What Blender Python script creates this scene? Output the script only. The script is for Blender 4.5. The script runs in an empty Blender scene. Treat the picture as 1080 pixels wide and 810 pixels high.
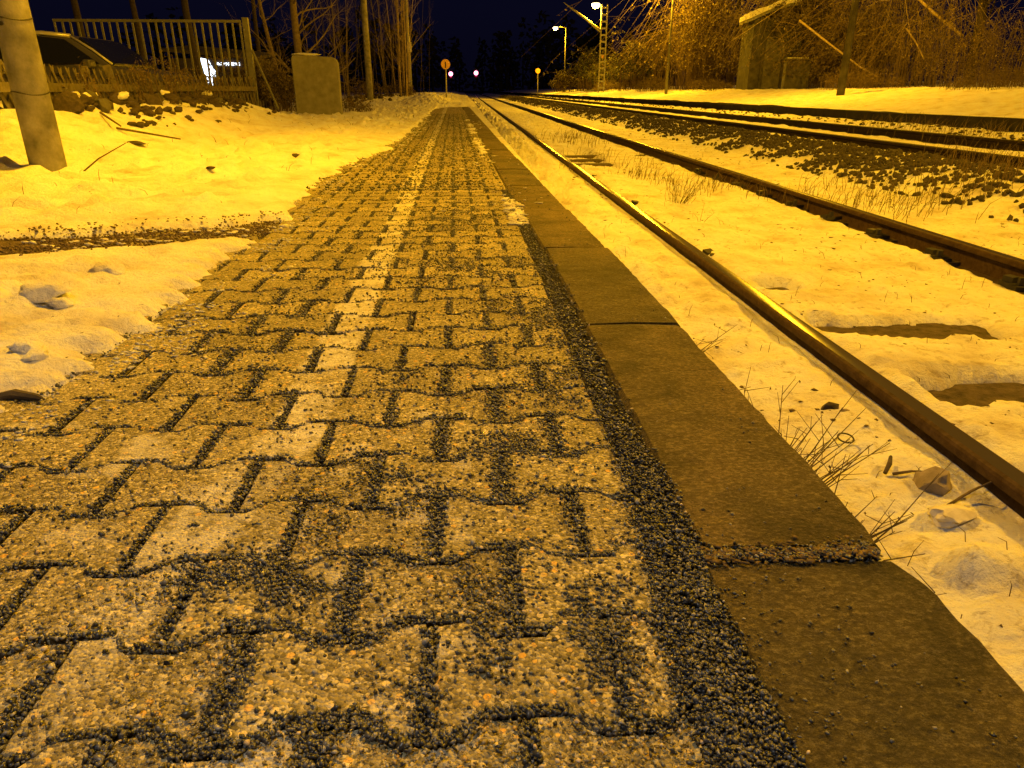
import bpy, math, random
import numpy as np
from mathutils import Vector, Matrix

random.seed(7)
rng = np.random.default_rng(11)
R = math.radians
SC = bpy.context.scene
COL = SC.collection

# ------------------------------------------------------------------ camera
EYE = 0.575
F_PX, CX, CY = 745.0, 540.0, 405.0
VPX, HY = 487.0, 95.0
cam = bpy.data.cameras.new('camera')
cam.sensor_fit = 'HORIZONTAL'
cam.sensor_width = 36.0
cam.lens = F_PX / 1080.0 * 36.0
cam.clip_start = 0.02
cam.clip_end = 3000
cam_ob = bpy.data.objects.new('camera', cam)
COL.objects.link(cam_ob)
up = Vector((0, 1, (CY - HY) / F_PX)).normalized()                 # world axes seen in camera axes (x right, y up, z back)
yy = Vector(((VPX - CX) / F_PX, (CY - HY) / F_PX, -1)).normalized()
xx = yy.cross(up)
rot = Matrix((xx, yy, up))                                            # rows: world x, y, z in camera coordinates = camera to world
cam_ob.matrix_world = Matrix.Translation((0, 0, EYE)) @ rot.to_4x4()
SC.camera = cam_ob

# ------------------------------------------------------------------ night sky
world = bpy.data.worlds.new('World')
SC.world = world
world.use_nodes = True
wn, wl = world.node_tree.nodes, world.node_tree.links
wn.clear()
w_out = wn.new('ShaderNodeOutputWorld')
w_bg = wn.new('ShaderNodeBackground')
w_tc = wn.new('ShaderNodeTexCoord')
w_sep = wn.new('ShaderNodeSeparateXYZ')
w_ramp = wn.new('ShaderNodeValToRGB')
w_ramp.color_ramp.elements[0].position = 0.0
w_ramp.color_ramp.elements[0].color = (0.0017, 0.0016, 0.0060, 1)
w_ramp.color_ramp.elements[1].position = 0.25
w_ramp.color_ramp.elements[1].color = (0.0029, 0.0029, 0.0125, 1)
wl.new(w_tc.outputs['Generated'], w_sep.inputs[0])
wl.new(w_sep.outputs['Z'], w_ramp.inputs[0])
wl.new(w_ramp.outputs[0], w_bg.inputs['Color'])
wl.new(w_bg.outputs[0], w_out.inputs['Surface'])
w_bg.inputs['Strength'].default_value = 1.0

SC.view_settings.view_transform = 'Standard'
SC.view_settings.look = 'None'
SC.view_settings.exposure = 0.12
SC.view_settings.gamma = 1.0
SC.cycles.max_bounces = 5
SC.cycles.diffuse_bounces = 3
SC.cycles.sample_clamp_indirect = 4.0
SC.cycles.use_denoising = True

SODIUM = (1.0, 0.49, 0.009)
LAMP_W = 4500.0
LAMP_POSTS = [(9.6, 2.0), (9.95, 19.5), (9.75, 36.0), (9.9, 54.0), (10.1, 75.0)]   # along the far platform; the first, out of view, is assumed
ASSUMED_POLE_LAMP_W = 2500.0                                                   # lamp assumed on the thick left pole, above view, to brighten the snow

def add_point(name, loc, color, watts, radius, parent=None):
    l = bpy.data.lights.new(name, 'POINT')
    l.color = color
    l.energy = watts
    l.shadow_soft_size = radius
    o = bpy.data.objects.new(name, l)
    COL.objects.link(o)
    o.location = loc
    if parent:
        o.parent = parent
    return o

# assumed white light added just behind the camera for the foreground, no lamp built
def add_spot(name, loc, target, color, watts, radius, angle, blend):
    l = bpy.data.lights.new(name, 'SPOT')
    l.color = color
    l.energy = watts
    l.shadow_soft_size = radius
    l.spot_size = R(angle)
    l.spot_blend = blend
    o = bpy.data.objects.new(name, l)
    COL.objects.link(o)
    o.location = loc
    o.rotation_euler = (Vector(target) - Vector(loc)).to_track_quat('-Z', 'Y').to_euler()
    return o
add_spot('white_lamp_light', (-0.35, -0.15, 1.8), (-0.30, 0.70, 0), (1.0, 0.95, 0.88), 40, 0.06, 165, 0.5)  # assumed fill light, added without a fixture

# ------------------------------------------------------------------ noise
def hash2(ix, iy, seed):
    h = (ix.astype(np.int64) * 374761393 + iy.astype(np.int64) * 668265263 + seed * 1274126177) & 0xFFFFFFFF
    h = ((h ^ (h >> 13)) * 1274126177) & 0xFFFFFFFF
    h = h ^ (h >> 16)
    return (h & 0xFFFF) / 65535.0

def vnoise(x, y, seed=0):
    x = np.asarray(x, float); y = np.asarray(y, float)
    ix = np.floor(x); iy = np.floor(y)
    fx = x - ix; fy = y - iy
    fx = fx * fx * fx * (fx * (fx * 6 - 15) + 10); fy = fy * fy * fy * (fy * (fy * 6 - 15) + 10)
    a = hash2(ix, iy, seed); b = hash2(ix + 1, iy, seed)
    c = hash2(ix, iy + 1, seed); d = hash2(ix + 1, iy + 1, seed)
    return (a * (1 - fx) + b * fx) * (1 - fy) + (c * (1 - fx) + d * fx) * fy

def fbm(x, y, seed=0, octv=4, gain=0.5):
    s = 0.0; amp = 1.0; tot = 0.0
    for k in range(octv):
        s = s + amp * (vnoise(np.asarray(x) * 2 ** k + 17.3 * k, np.asarray(y) * 2 ** k + 5.1 * k, seed + k) - 0.5)
        tot += amp; amp *= gain
    return s / tot * 2.0                                               # about -1..1

def sstep(a, b, x):
    t = np.clip((np.asarray(x, float) - a) / (b - a), 0, 1)
    return t * t * (3 - 2 * t)

# ------------------------------------------------------------------ materials
def new_mat(name):
    m = bpy.data.materials.new(name)
    m.use_nodes = True
    nt = m.node_tree
    return m, nt.nodes, nt.links, nt.nodes['Principled BSDF']

def world_pos(n):
    return n.new('ShaderNodeNewGeometry').outputs['Position']

def noise(n, l, vec, scale, detail=4, rough=0.55, dist=0.0):
    t = n.new('ShaderNodeTexNoise')
    t.inputs['Scale'].default_value = scale
    t.inputs['Detail'].default_value = detail
    t.inputs['Roughness'].default_value = rough
    t.inputs['Distortion'].default_value = dist
    if vec is not None:
        l.new(vec, t.inputs['Vector'])
    return t.outputs['Fac']

def ramp(n, l, fac, stops):
    r = n.new('ShaderNodeValToRGB')
    e = r.color_ramp.elements
    while len(e) < len(stops):
        e.new(0.5)
    for k, (p, c) in enumerate(stops):
        e[k].position = p
        e[k].color = (*c, 1) if len(c) == 3 else c
    l.new(fac, r.inputs[0])
    return r.outputs[0]

def mix(n, l, fac, a, b, blend='MIX'):
    m = n.new('ShaderNodeMix')
    m.data_type = 'RGBA'
    m.blend_type = blend
    if isinstance(fac, (int, float)):
        m.inputs[0].default_value = fac
    else:
        l.new(fac, m.inputs[0])
    for s, v in ((6, a), (7, b)):
        if isinstance(v, tuple):
            m.inputs[s].default_value = (*v, 1)
        else:
            l.new(v, m.inputs[s])
    return m.outputs[2]

def math_n(n, l, op, a, b=None, c=None):
    m = n.new('ShaderNodeMath')
    m.operation = op
    for k, v in enumerate((a, b, c)):
        if v is None:
            continue
        if isinstance(v, (int, float)):
            m.inputs[k].default_value = v
        else:
            l.new(v, m.inputs[k])
    return m.outputs[0]

def bump(n, l, p, height, strength=0.5, dist=0.01, prev=None):
    b = n.new('ShaderNodeBump')
    b.inputs['Strength'].default_value = strength
    b.inputs['Distance'].default_value = dist
    l.new(height, b.inputs['Height'])
    if prev is not None:
        l.new(prev, b.inputs['Normal'])
    l.new(b.outputs[0], p.inputs['Normal'])
    return b.outputs[0]

def simple(name, c1, c2, scale=20, rough=0.8, metal=0.0, bstr=0.3, bdist=0.004, bscale=None, coords='world', spec=0.3):
    m, n, l, p = new_mat(name)
    v = world_pos(n) if coords == 'world' else n.new('ShaderNodeTexCoord').outputs['Object']
    f = noise(n, l, v, scale, 5, 0.6)
    l.new(ramp(n, l, f, [(0.3, c1), (0.7, c2)]), p.inputs['Base Color'])
    p.inputs['Roughness'].default_value = rough
    p.inputs['Metallic'].default_value = metal
    p.inputs['Specular IOR Level'].default_value = spec
    if bstr:
        bump(n, l, p, noise(n, l, v, bscale or scale * 3, 5, 0.65), bstr, bdist)
    return m

def mat_paver(name='paver_concrete'):
    m, n, l, p = new_mat(name)
    pos = world_pos(n)
    vor = n.new('ShaderNodeTexVoronoi')
    vor.inputs['Scale'].default_value = 230
    vor.inputs['Randomness'].default_value = 1.0
    l.new(pos, vor.inputs['Vector'])
    sep = n.new('ShaderNodeSeparateColor')
    l.new(vor.outputs['Color'], sep.inputs[0])
    big = n.new('ShaderNodeTexVoronoi')
    big.inputs['Scale'].default_value = 75
    l.new(pos, big.inputs['Vector'])
    bsep = n.new('ShaderNodeSeparateColor')
    l.new(big.outputs['Color'], bsep.inputs[0])
    grain = ramp(n, l, sep.outputs[0], [(0.0, (0.05, 0.045, 0.032)), (0.3, (0.14, 0.128, 0.092)), (0.7, (0.235, 0.215, 0.158)), (1.0, (0.43, 0.40, 0.31))])
    # a few larger round pebbles, ochre or pale
    peb_on = math_n(n, l, 'GREATER_THAN', bsep.outputs[0], 0.74)
    peb_in = math_n(n, l, 'LESS_THAN', big.outputs['Distance'], 0.34)
    peb = math_n(n, l, 'MULTIPLY', peb_on, peb_in)
    peb_col = ramp(n, l, bsep.outputs[1], [(0.0, (0.48, 0.30, 0.08)), (0.45, (0.42, 0.32, 0.15)), (0.8, (0.50, 0.46, 0.38))])
    col = mix(n, l, peb, grain, peb_col)
    blot = noise(n, l, pos, 5.5, 5, 0.6)
    col = mix(n, l, 1.0, col, ramp(n, l, blot, [(0.25, (0.88, 0.81, 0.58)), (0.5, (1.28, 1.19, 0.87)), (0.75, (1.65, 1.57, 1.18))]), 'MULTIPLY')
    oi = n.new('ShaderNodeObjectInfo')
    tone = ramp(n, l, oi.outputs['Random'], [(0.0, (0.80, 0.79, 0.77)), (1.0, (1.13, 1.12, 1.10))])
    col = mix(n, l, 1.0, col, tone, 'MULTIPLY')
    # worn painted line
    sx = n.new('ShaderNodeSeparateXYZ')
    l.new(pos, sx.inputs[0])
    far = math_n(n, l, 'MULTIPLY', math_n(n, l, 'MAXIMUM', math_n(n, l, 'SUBTRACT', sx.outputs['Y'], 3.0), 0.0), 0.0105)
    near = math_n(n, l, 'MULTIPLY', math_n(n, l, 'MAXIMUM', math_n(n, l, 'SUBTRACT', 1.15, sx.outputs['Y']), 0.0), 0.24)
    cxn = math_n(n, l, 'ADD', math_n(n, l, 'ADD', math_n(n, l, 'ADD', sx.outputs['X'], far), near), 0.322)
    wob = math_n(n, l, 'MULTIPLY', math_n(n, l, 'SUBTRACT', noise(n, l, pos, 14, 4), 0.5), 0.05)
    d = math_n(n, l, 'ABSOLUTE', math_n(n, l, 'ADD', cxn, wob))
    band = math_n(n, l, 'SUBTRACT', 1.0, math_n(n, l, 'MINIMUM', math_n(n, l, 'DIVIDE', d, 0.060), 1.0))
    band = ramp(n, l, band, [(0.0, (0, 0, 0)), (0.22, (1, 1, 1))])
    wear = ramp(n, l, noise(n, l, pos, 38, 6, 0.75), [(0.36, (0.10, 0.10, 0.10)), (0.54, (0.9, 0.9, 0.9))])
    wear2 = ramp(n, l, noise(n, l, pos, 5.0, 3, 0.6), [(0.34, (0.10, 0.10, 0.10)), (0.56, (0.9, 0.9, 0.9))])
    mask = math_n(n, l, 'MULTIPLY', math_n(n, l, 'MULTIPLY', band, wear), wear2)
    mask = math_n(n, l, 'MULTIPLY', mask, math_n(n, l, 'MINIMUM', math_n(n, l, 'MAXIMUM', math_n(n, l, 'SUBTRACT', sx.outputs['Y'], 0.35), 0.3), 0.85))
    col = mix(n, l, mask, col, (0.78, 0.75, 0.66))
    # pale worn film on some of the nearest stones at the left
    pale = ramp(n, l, noise(n, l, pos, 7.5, 6, 0.7), [(0.52, (0, 0, 0)), (0.64, (0.55, 0.55, 0.55))])
    zone = math_n(n, l, 'MULTIPLY', math_n(n, l, 'LESS_THAN', sx.outputs['Y'], 1.25), math_n(n, l, 'LESS_THAN', sx.outputs['X'], 0.0))
    col = mix(n, l, math_n(n, l, 'MULTIPLY', pale, zone), col, (0.60, 0.57, 0.51))
    l.new(col, p.inputs['Base Color'])
    p.inputs['Roughness'].default_value = 0.62
    p.inputs['Specular IOR Level'].default_value = 0.45
    hgt = math_n(n, l, 'SUBTRACT', 1.0, vor.outputs['Distance'])
    pebh = math_n(n, l, 'MULTIPLY', math_n(n, l, 'SUBTRACT', 1.0, big.outputs['Distance']), peb)
    hh = math_n(n, l, 'ADD', hgt, math_n(n, l, 'MULTIPLY', pebh, 1.2))
    hh = math_n(n, l, 'ADD', hh, math_n(n, l, 'MULTIPLY', noise(n, l, pos, 45, 5, 0.7), 2.2))
    bump(n, l, p, hh, 0.9, 0.0030)
    return m

def mat_edge(name='edge_slab_concrete'):
    m, n, l, p = new_mat(name)
    pos = world_pos(n)
    f = noise(n, l, pos, 8, 7, 0.7)
    col = ramp(n, l, f, [(0.25, (0.055, 0.044, 0.024)), (0.5, (0.105, 0.084, 0.044)), (0.75, (0.165, 0.135, 0.072))])
    mp = n.new('ShaderNodeMapping'); mp.inputs['Scale'].default_value = (0.75, 1.2, 1); l.new(pos, mp.inputs['Vector'])
    speck = noise(n, l, mp.outputs[0], 130, 7, 0.88)
    col = mix(n, l, 0.65, col, ramp(n, l, speck, [(0.34, (0.004, 0.003, 0.002)), (0.5, (0.078, 0.062, 0.032)), (0.66, (0.38, 0.32, 0.19))]))
    wear = noise(n, l, pos, 1.6, 4, 0.6)
    col = mix(n, l, 1.0, col, ramp(n, l, wear, [(0.3, (0.60, 0.64, 0.52)), (0.7, (1.35, 1.28, 1.05))]), 'MULTIPLY')
    oi = n.new('ShaderNodeObjectInfo')
    col = mix(n, l, 1.0, col, ramp(n, l, oi.outputs['Random'], [(0.0, (0.80, 0.82, 0.80)), (1.0, (1.22, 1.15, 1.08))]), 'MULTIPLY')
    stain = noise(n, l, pos, 4.5, 6, 0.7, 0.6)
    col = mix(n, l, 1.0, col, ramp(n, l, stain, [(0.36, (0.55, 0.56, 0.52)), (0.5, (1, 1, 1)), (0.68, (1.35, 1.3, 1.2))]), 'MULTIPLY')
    l.new(col, p.inputs['Base Color'])
    p.inputs['Roughness'].default_value = 0.75
    p.inputs['Specular IOR Level'].default_value = 0.3
    h = math_n(n, l, 'ADD', noise(n, l, pos, 160, 6, 0.75), math_n(n, l, 'MULTIPLY', noise(n, l, pos, 22, 4, 0.6), 2.0))
    bump(n, l, p, h, 1.0, 0.009)
    return m

def mat_snow(name='snow', dirt=0.5):
    m, n, l, p = new_mat(name)
    pos = world_pos(n)
    f = noise(n, l, pos, 3.2, 7, 0.65)
    col = ramp(n, l, f, [(0.30, (0.50, 0.42, 0.31)), (0.44, (0.74, 0.70, 0.63)), (0.56, (0.83, 0.83, 0.83)), (0.7, (0.87, 0.88, 0.90))])
    speck = noise(n, l, pos, 26, 6, 0.72, 0.4)
    s = ramp(n, l, speck, [(0.54, (0, 0, 0)), (0.72, (dirt, dirt, dirt))])
    col = mix(n, l, s, col, (0.30, 0.23, 0.15))
    l.new(col, p.inputs['Base Color'])
    p.inputs['Roughness'].default_value = 0.6
    p.inputs['Specular IOR Level'].default_value = 0.3
    h = math_n(n, l, 'ADD', noise(n, l, pos, 75, 7, 0.72), math_n(n, l, 'MULTIPLY', noise(n, l, pos, 16, 5, 0.65), 2.5))
    bump(n, l, p, h, 0.9, 0.014)
    return m

def mat_rail(name='rail_steel', worn=True):
    m, n, l, p = new_mat(name)
    pos = world_pos(n)
    geo = n.new('ShaderNodeNewGeometry')
    sz = n.new('ShaderNodeSeparateXYZ')
    l.new(geo.outputs['Normal'], sz.inputs[0])
    topm = ramp(n, l, sz.outputs['Z'], [(0.93, (0, 0, 0)), (0.99, (1, 1, 1) if worn else (0.12, 0.12, 0.12))])
    f = noise(n, l, pos, 30, 5, 0.7)
    rust = ramp(n, l, f, [(0.3, (0.030, 0.018, 0.010) if worn else (0.012, 0.009, 0.006)), (0.7, (0.085, 0.055, 0.032) if worn else (0.04, 0.028, 0.018))])
    col = mix(n, l, topm, rust, (0.055, 0.046, 0.036))
    l.new(col, p.inputs['Base Color'])
    l.new(math_n(n, l, 'MULTIPLY', topm, 0.05), p.inputs['Metallic'])
    p.inputs['Specular IOR Level'].default_value = 0.06
    l.new(math_n(n, l, 'SUBTRACT', 0.62, math_n(n, l, 'MULTIPLY', topm, 0.40)), p.inputs['Roughness'])
    bump(n, l, p, f, 0.15, 0.003)
    return m

def emit(name, color, strength):
    m, n, l, p = new_mat(name)
    p.inputs['Base Color'].default_value = (*color, 1)
    p.inputs['Emission Color'].default_value = (*color, 1)
    p.inputs['Emission Strength'].default_value = strength
    m.cycles.emission_sampling = 'NONE'
    return m

M_PAVER = mat_paver()
M_EDGE = mat_edge()
M_SNOW = mat_snow('snow', 0.35)
M_TSNOW = mat_snow('trackside_snow', 0.95)
M_RAIL = mat_rail()
M_RAIL_R = mat_rail('rusty_rail_steel', False)
M_BED = simple('joint_dirt', (0.018, 0.016, 0.013), (0.05, 0.045, 0.035), 60, 0.95, bstr=0.9, bdist=0.006, bscale=260)
M_PATH = simple('path_dirt', (0.05, 0.035, 0.02), (0.16, 0.115, 0.065), 22, 0.95, bstr=0.9, bdist=0.01, bscale=90)
M_GROUND = simple('dark_ground', (0.03, 0.026, 0.018), (0.07, 0.06, 0.04), 1.5, 0.95)
M_CONC = simple('weathered_concrete', (0.13, 0.125, 0.10), (0.24, 0.23, 0.19), 6, 0.9, bstr=0.6, bdist=0.006, bscale=70)
M_CONC_D = simple('dark_concrete', (0.06, 0.055, 0.042), (0.13, 0.12, 0.09), 5, 0.9, bstr=0.6, bdist=0.01, bscale=40)
M_HUT = simple('hut_concrete', (0.035, 0.032, 0.025), (0.09, 0.083, 0.065), 5, 0.9, bstr=0.6, bdist=0.01, bscale=40)
M_KERB = simple('sooty_concrete', (0.018, 0.016, 0.012), (0.045, 0.04, 0.03), 5, 0.9, bstr=0.6, bdist=0.01, bscale=40)  # near-black colour carries the shade of the kerb face turned from the lamps
M_POLE = simple('pole_concrete', (0.12, 0.115, 0.085), (0.36, 0.34, 0.28), 7, 0.85, bstr=0.7, bdist=0.005, bscale=60)
M_METAL = simple('galvanised_steel', (0.24, 0.235, 0.22), (0.36, 0.35, 0.33), 12, 0.5, 0.3, bstr=0.1)
M_POST = simple('post_paint', (0.10, 0.10, 0.085), (0.16, 0.155, 0.13), 12, 0.6, 0.1, bstr=0.1)
M_DMETAL = simple('dark_steel', (0.02, 0.02, 0.02), (0.05, 0.045, 0.04), 15, 0.6, 0.3, bstr=0.1)
M_WOOD = simple('weathered_wood', (0.065, 0.055, 0.035), (0.17, 0.145, 0.09), 14, 0.85, bstr=0.5, bdist=0.004, bscale=60)
M_BARK = simple('bark', (0.10, 0.075, 0.05), (0.24, 0.19, 0.13), 16, 0.9, bstr=0.8, bdist=0.01, bscale=50)
M_BARK_P = simple('pale_bark', (0.20, 0.15, 0.09), (0.42, 0.33, 0.20), 16, 0.85, bstr=0.6, bdist=0.008, bscale=50)  # brighter bark copy, lamp light on saplings and vine stems put into the colour
M_BARK_D = simple('dim_bark', (0.03, 0.024, 0.018), (0.075, 0.06, 0.045), 16, 0.9, bstr=0)  # darker bark copy, the dimness of unlit trees put into the colour
M_TWIG = simple('dry_twig', (0.06, 0.042, 0.025), (0.15, 0.105, 0.06), 30, 0.85, bstr=0)
M_LEAF = simple('withered_leaf', (0.055, 0.045, 0.018), (0.17, 0.12, 0.045), 3, 0.8, bstr=0)
M_VINE_L = simple('pale_vine_leaf', (0.06, 0.047, 0.018), (0.22, 0.17, 0.068), 3, 0.7, bstr=0)  # vine leaf copy brightened to stand for foliage in lamp light
M_IVY = simple('evergreen_leaf', (0.03, 0.035, 0.014), (0.10, 0.10, 0.04), 3, 0.6, bstr=0)
M_VINE = simple('vine_leaf', (0.06, 0.048, 0.018), (0.17, 0.13, 0.05), 3, 0.7, bstr=0)
M_DARKTREE = simple('far_foliage', (0.02, 0.025, 0.012), (0.05, 0.055, 0.03), 0.4, 0.9, bstr=0)
M_GRASS = simple('dry_grass', (0.08, 0.055, 0.03), (0.2, 0.14, 0.07), 12, 0.85, bstr=0)
M_GRIT = simple('basalt_grit', (0.016, 0.017, 0.020), (0.062, 0.062, 0.068), 170, 0.5, bstr=0, spec=0.5)
def island_mat(name, stops, rough, spec=0.4, bs=None):
    m, n, l, p = new_mat(name)
    gi = n.new('ShaderNodeNewGeometry')
    l.new(ramp(n, l, gi.outputs['Random Per Island'], stops), p.inputs['Base Color'])
    p.inputs['Roughness'].default_value = rough
    p.inputs['Specular IOR Level'].default_value = spec
    if bs:
        bump(n, l, p, noise(n, l, world_pos(n), bs, 4, 0.6), 0.5, 0.003)
    return m
M_GRIT = island_mat('basalt_grit', [(0.0, (0.015, 0.0155, 0.019)), (0.6, (0.050, 0.052, 0.060)), (0.92, (0.12, 0.12, 0.125)), (1.0, (0.30, 0.29, 0.27))], 0.38, 0.6)
M_BALLAST = simple('ballast_stone', (0.02, 0.017, 0.013), (0.085, 0.07, 0.052), 25, 0.85, bstr=0.6, bdist=0.006, bscale=90)
M_ROCK = simple('field_stone', (0.16, 0.13, 0.09), (0.34, 0.28, 0.20), 25, 0.85, bstr=0.6, bdist=0.005, bscale=70)
M_ROCK_D = simple('dark_stone', (0.03, 0.024, 0.018), (0.08, 0.06, 0.045), 30, 0.85, bstr=0.6, bdist=0.005, bscale=70)
M_SLEEPER = simple('sleeper_timber', (0.03, 0.022, 0.013), (0.12, 0.09, 0.055), 26, 0.9, bstr=0.9, bdist=0.008, bscale=90)
M_LENS = emit('lamp_lens', (1.0, 0.80, 0.42), 14.0)
M_RED = emit('signal_lens', (1.0, 0.25, 0.42), 6.0)
M_REDRIM = emit('signal_rim', (0.55, 0.01, 0.10), 0.6)
M_WHITE_LIT = emit('lit_window', (0.75, 0.88, 1.0), 3.0)
M_SIGN = simple('orange_sign', (0.60, 0.34, 0.12), (0.72, 0.43, 0.17), 8, 0.6, bstr=0)
M_CAR = simple('car_paint', (0.10, 0.095, 0.09), (0.12, 0.115, 0.11), 3, 0.3, 0.4, bstr=0, spec=0.6)
M_GLASS, _n, _l, _p = new_mat('car_glass')
_p.inputs['Base Color'].default_value = (0.01, 0.011, 0.014, 1)
_p.inputs['Roughness'].default_value = 0.06
_p.inputs['Specular IOR Level'].default_value = 0.5
M_HIGHLIGHT = simple('bright_trim', (0.45, 0.44, 0.42), (0.55, 0.54, 0.52), 9, 0.35, 0.4, bstr=0)  # bright colour for the strips that stand for highlights on the car
M_RUBBER = simple('tyre_rubber', (0.015, 0.015, 0.015), (0.03, 0.03, 0.03), 20, 0.9, bstr=0)
M_WALL = simple('shed_wall', (0.05, 0.045, 0.045), (0.09, 0.08, 0.08), 4, 0.9, bstr=0.2)

# ------------------------------------------------------------------ mesh helpers
def link_mesh(name, v, f, mat, parent=None, smooth=False, kind=None):
    me = bpy.data.meshes.new(name)
    v = np.asarray(v, dtype=np.float32)
    if isinstance(f, np.ndarray) and f.ndim == 2:
        nf, k = f.shape
        me.vertices.add(len(v)); me.vertices.foreach_set('co', v.ravel())
        me.loops.add(nf * k); me.loops.foreach_set('vertex_index', f.ravel().astype(np.int32))
        me.polygons.add(nf)
        me.polygons.foreach_set('loop_start', np.arange(0, nf * k, k, dtype=np.int32))
        me.polygons.foreach_set('loop_total', np.full(nf, k, dtype=np.int32))
        me.update(calc_edges=True)
        me.validate()
    else:
        me.from_pydata([tuple(map(float, q)) for q in v], [], [tuple(q) for q in f])
    me.materials.append(mat)
    if smooth:
        me.polygons.foreach_set('use_smooth', np.ones(len(me.polygons), dtype=bool))
    o = bpy.data.objects.new(name, me)
    COL.objects.link(o)
    if parent is not None:
        o.parent = parent
    if kind:
        o['kind'] = kind
    return o

def tag(o, label, cat, group=None, kind=None):
    o['label'] = label
    o['category'] = cat
    if group:
        o['group'] = group
    if kind:
        o['kind'] = kind
    return o

def thing(name, loc, label, cat, group=None, rz=0.0):
    o = bpy.data.objects.new(name, None)
    o.empty_display_size = 0.2
    COL.objects.link(o)
    o.location = loc
    o.rotation_euler = (0, 0, rz)
    return tag(o, label, cat, group)

class MB:
    """collects shapes into one mesh"""
    def __init__(s):
        s.v = []; s.f = []
    def add(s, v, f):
        b = len(s.v)
        s.v.extend(v)
        s.f.extend([tuple(i + b for i in q) for q in f])
    def box(s, c, d, rz=0.0, tilt=0.0):
        x, y, z = d[0] / 2, d[1] / 2, d[2] / 2
        m = Matrix.Rotation(rz, 3, 'Z') @ Matrix.Rotation(tilt, 3, 'X')
        v = [tuple(m @ Vector((a * x, b * y, e * z)) + Vector(c)) for e in (-1, 1) for a, b in ((-1, -1), (1, -1), (1, 1), (-1, 1))]
        s.add(v, [(0, 3, 2, 1), (4, 5, 6, 7), (0, 1, 5, 4), (1, 2, 6, 5), (2, 3, 7, 6), (3, 0, 4, 7)])
    def tube(s, pts, radii, n=6, cap=True):
        P = [Vector(p) for p in pts]
        b = len(s.v)
        for i, p in enumerate(P):
            t = (P[min(i + 1, len(P) - 1)] - P[max(i - 1, 0)])
            if t.length < 1e-9:
                t = Vector((0, 0, 1))
            t.normalize()
            a = t.cross(Vector((0.12, 0.31, 0.94) if abs(t.z) < 0.9 else (1, 0.1, 0))).normalized()
            c = t.cross(a)
            r = radii[i] if isinstance(radii, (list, tuple)) else radii
            for k in range(n):
                q = 2 * math.pi * k / n
                s.v.append(tuple(p + a * (r * math.cos(q)) + c * (r * math.sin(q))))
        for i in range(len(P) - 1):
            for k in range(n):
                k2 = (k + 1) % n
                s.f.append((b + i * n + k, b + i * n + k2, b + (i + 1) * n + k2, b + (i + 1) * n + k))
        if cap:
            s.f.append(tuple(b + k for k in range(n))[::-1])
            s.f.append(tuple(b + (len(P) - 1) * n + k for k in range(n)))
    def leaf(s, p, size, rnd=random):
        d = Vector((rnd.gauss(0, 1), rnd.gauss(0, 1), rnd.gauss(0, 0.7))).normalized()
        e = d.cross(Vector((rnd.gauss(0, 1), rnd.gauss(0, 1), rnd.gauss(0, 1)))).normalized()
        p = Vector(p)
        b = len(s.v)
        s.v.extend([tuple(p), tuple(p + d * size * 0.5 + e * size * 0.3), tuple(p + d * size), tuple(p + d * size * 0.5 - e * size * 0.3)])
        s.f.append((b, b + 1, b + 2, b + 3))
    def lathe(s, c, prof, n=20, axis='Z'):
        b = len(s.v)
        for r, h in prof:
            for k in range(n):
                a = 2 * math.pi * k / n
                if axis == 'Z':
                    s.v.append((c[0] + r * math.cos(a), c[1] + r * math.sin(a), c[2] + h))
                elif axis == 'Y':
                    s.v.append((c[0] + r * math.cos(a), c[1] + h, c[2] + r * math.sin(a)))
                else:
                    s.v.append((c[0] + h, c[1] + r * math.cos(a), c[2] + r * math.sin(a)))
        for i in range(len(prof) - 1):
            for k in range(n):
                k2 = (k + 1) % n
                s.f.append((b + i * n + k, b + i * n + k2, b + (i + 1) * n + k2, b + (i + 1) * n + k))
        s.f.append(tuple(b + k for k in range(n))[::-1])
        s.f.append(tuple(b + (len(prof) - 1) * n + k for k in range(n)))
    def build(s, name, mat, parent=None, smooth=False, kind=None):
        return link_mesh(name, s.v, s.f, mat, parent, smooth, kind)

def ico():
    t = (1 + 5 ** 0.5) / 2
    v = np.array([(-1, t, 0), (1, t, 0), (-1, -t, 0), (1, -t, 0), (0, -1, t), (0, 1, t), (0, -1, -t), (0, 1, -t), (t, 0, -1), (t, 0, 1), (-t, 0, -1), (-t, 0, 1)], float)
    v /= np.linalg.norm(v[0])
    f = np.array([(0, 11, 5), (0, 5, 1), (0, 1, 7), (0, 7, 10), (0, 10, 11), (1, 5, 9), (5, 11, 4), (11, 10, 2), (10, 7, 6), (7, 1, 8), (3, 9, 4), (3, 4, 2), (3, 2, 6), (3, 6, 8), (3, 8, 9), (4, 9, 5), (2, 4, 11), (6, 2, 10), (8, 6, 7), (9, 8, 1)])
    return v, f

def octa():
    v = np.array([(1, 0, 0), (-1, 0, 0), (0, 1, 0), (0, -1, 0), (0, 0, 1), (0, 0, -1)], float)
    f = np.array([(0, 2, 4), (2, 1, 4), (1, 3, 4), (3, 0, 4), (2, 0, 5), (1, 2, 5), (3, 1, 5), (0, 3, 5)])
    return v, f

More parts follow.
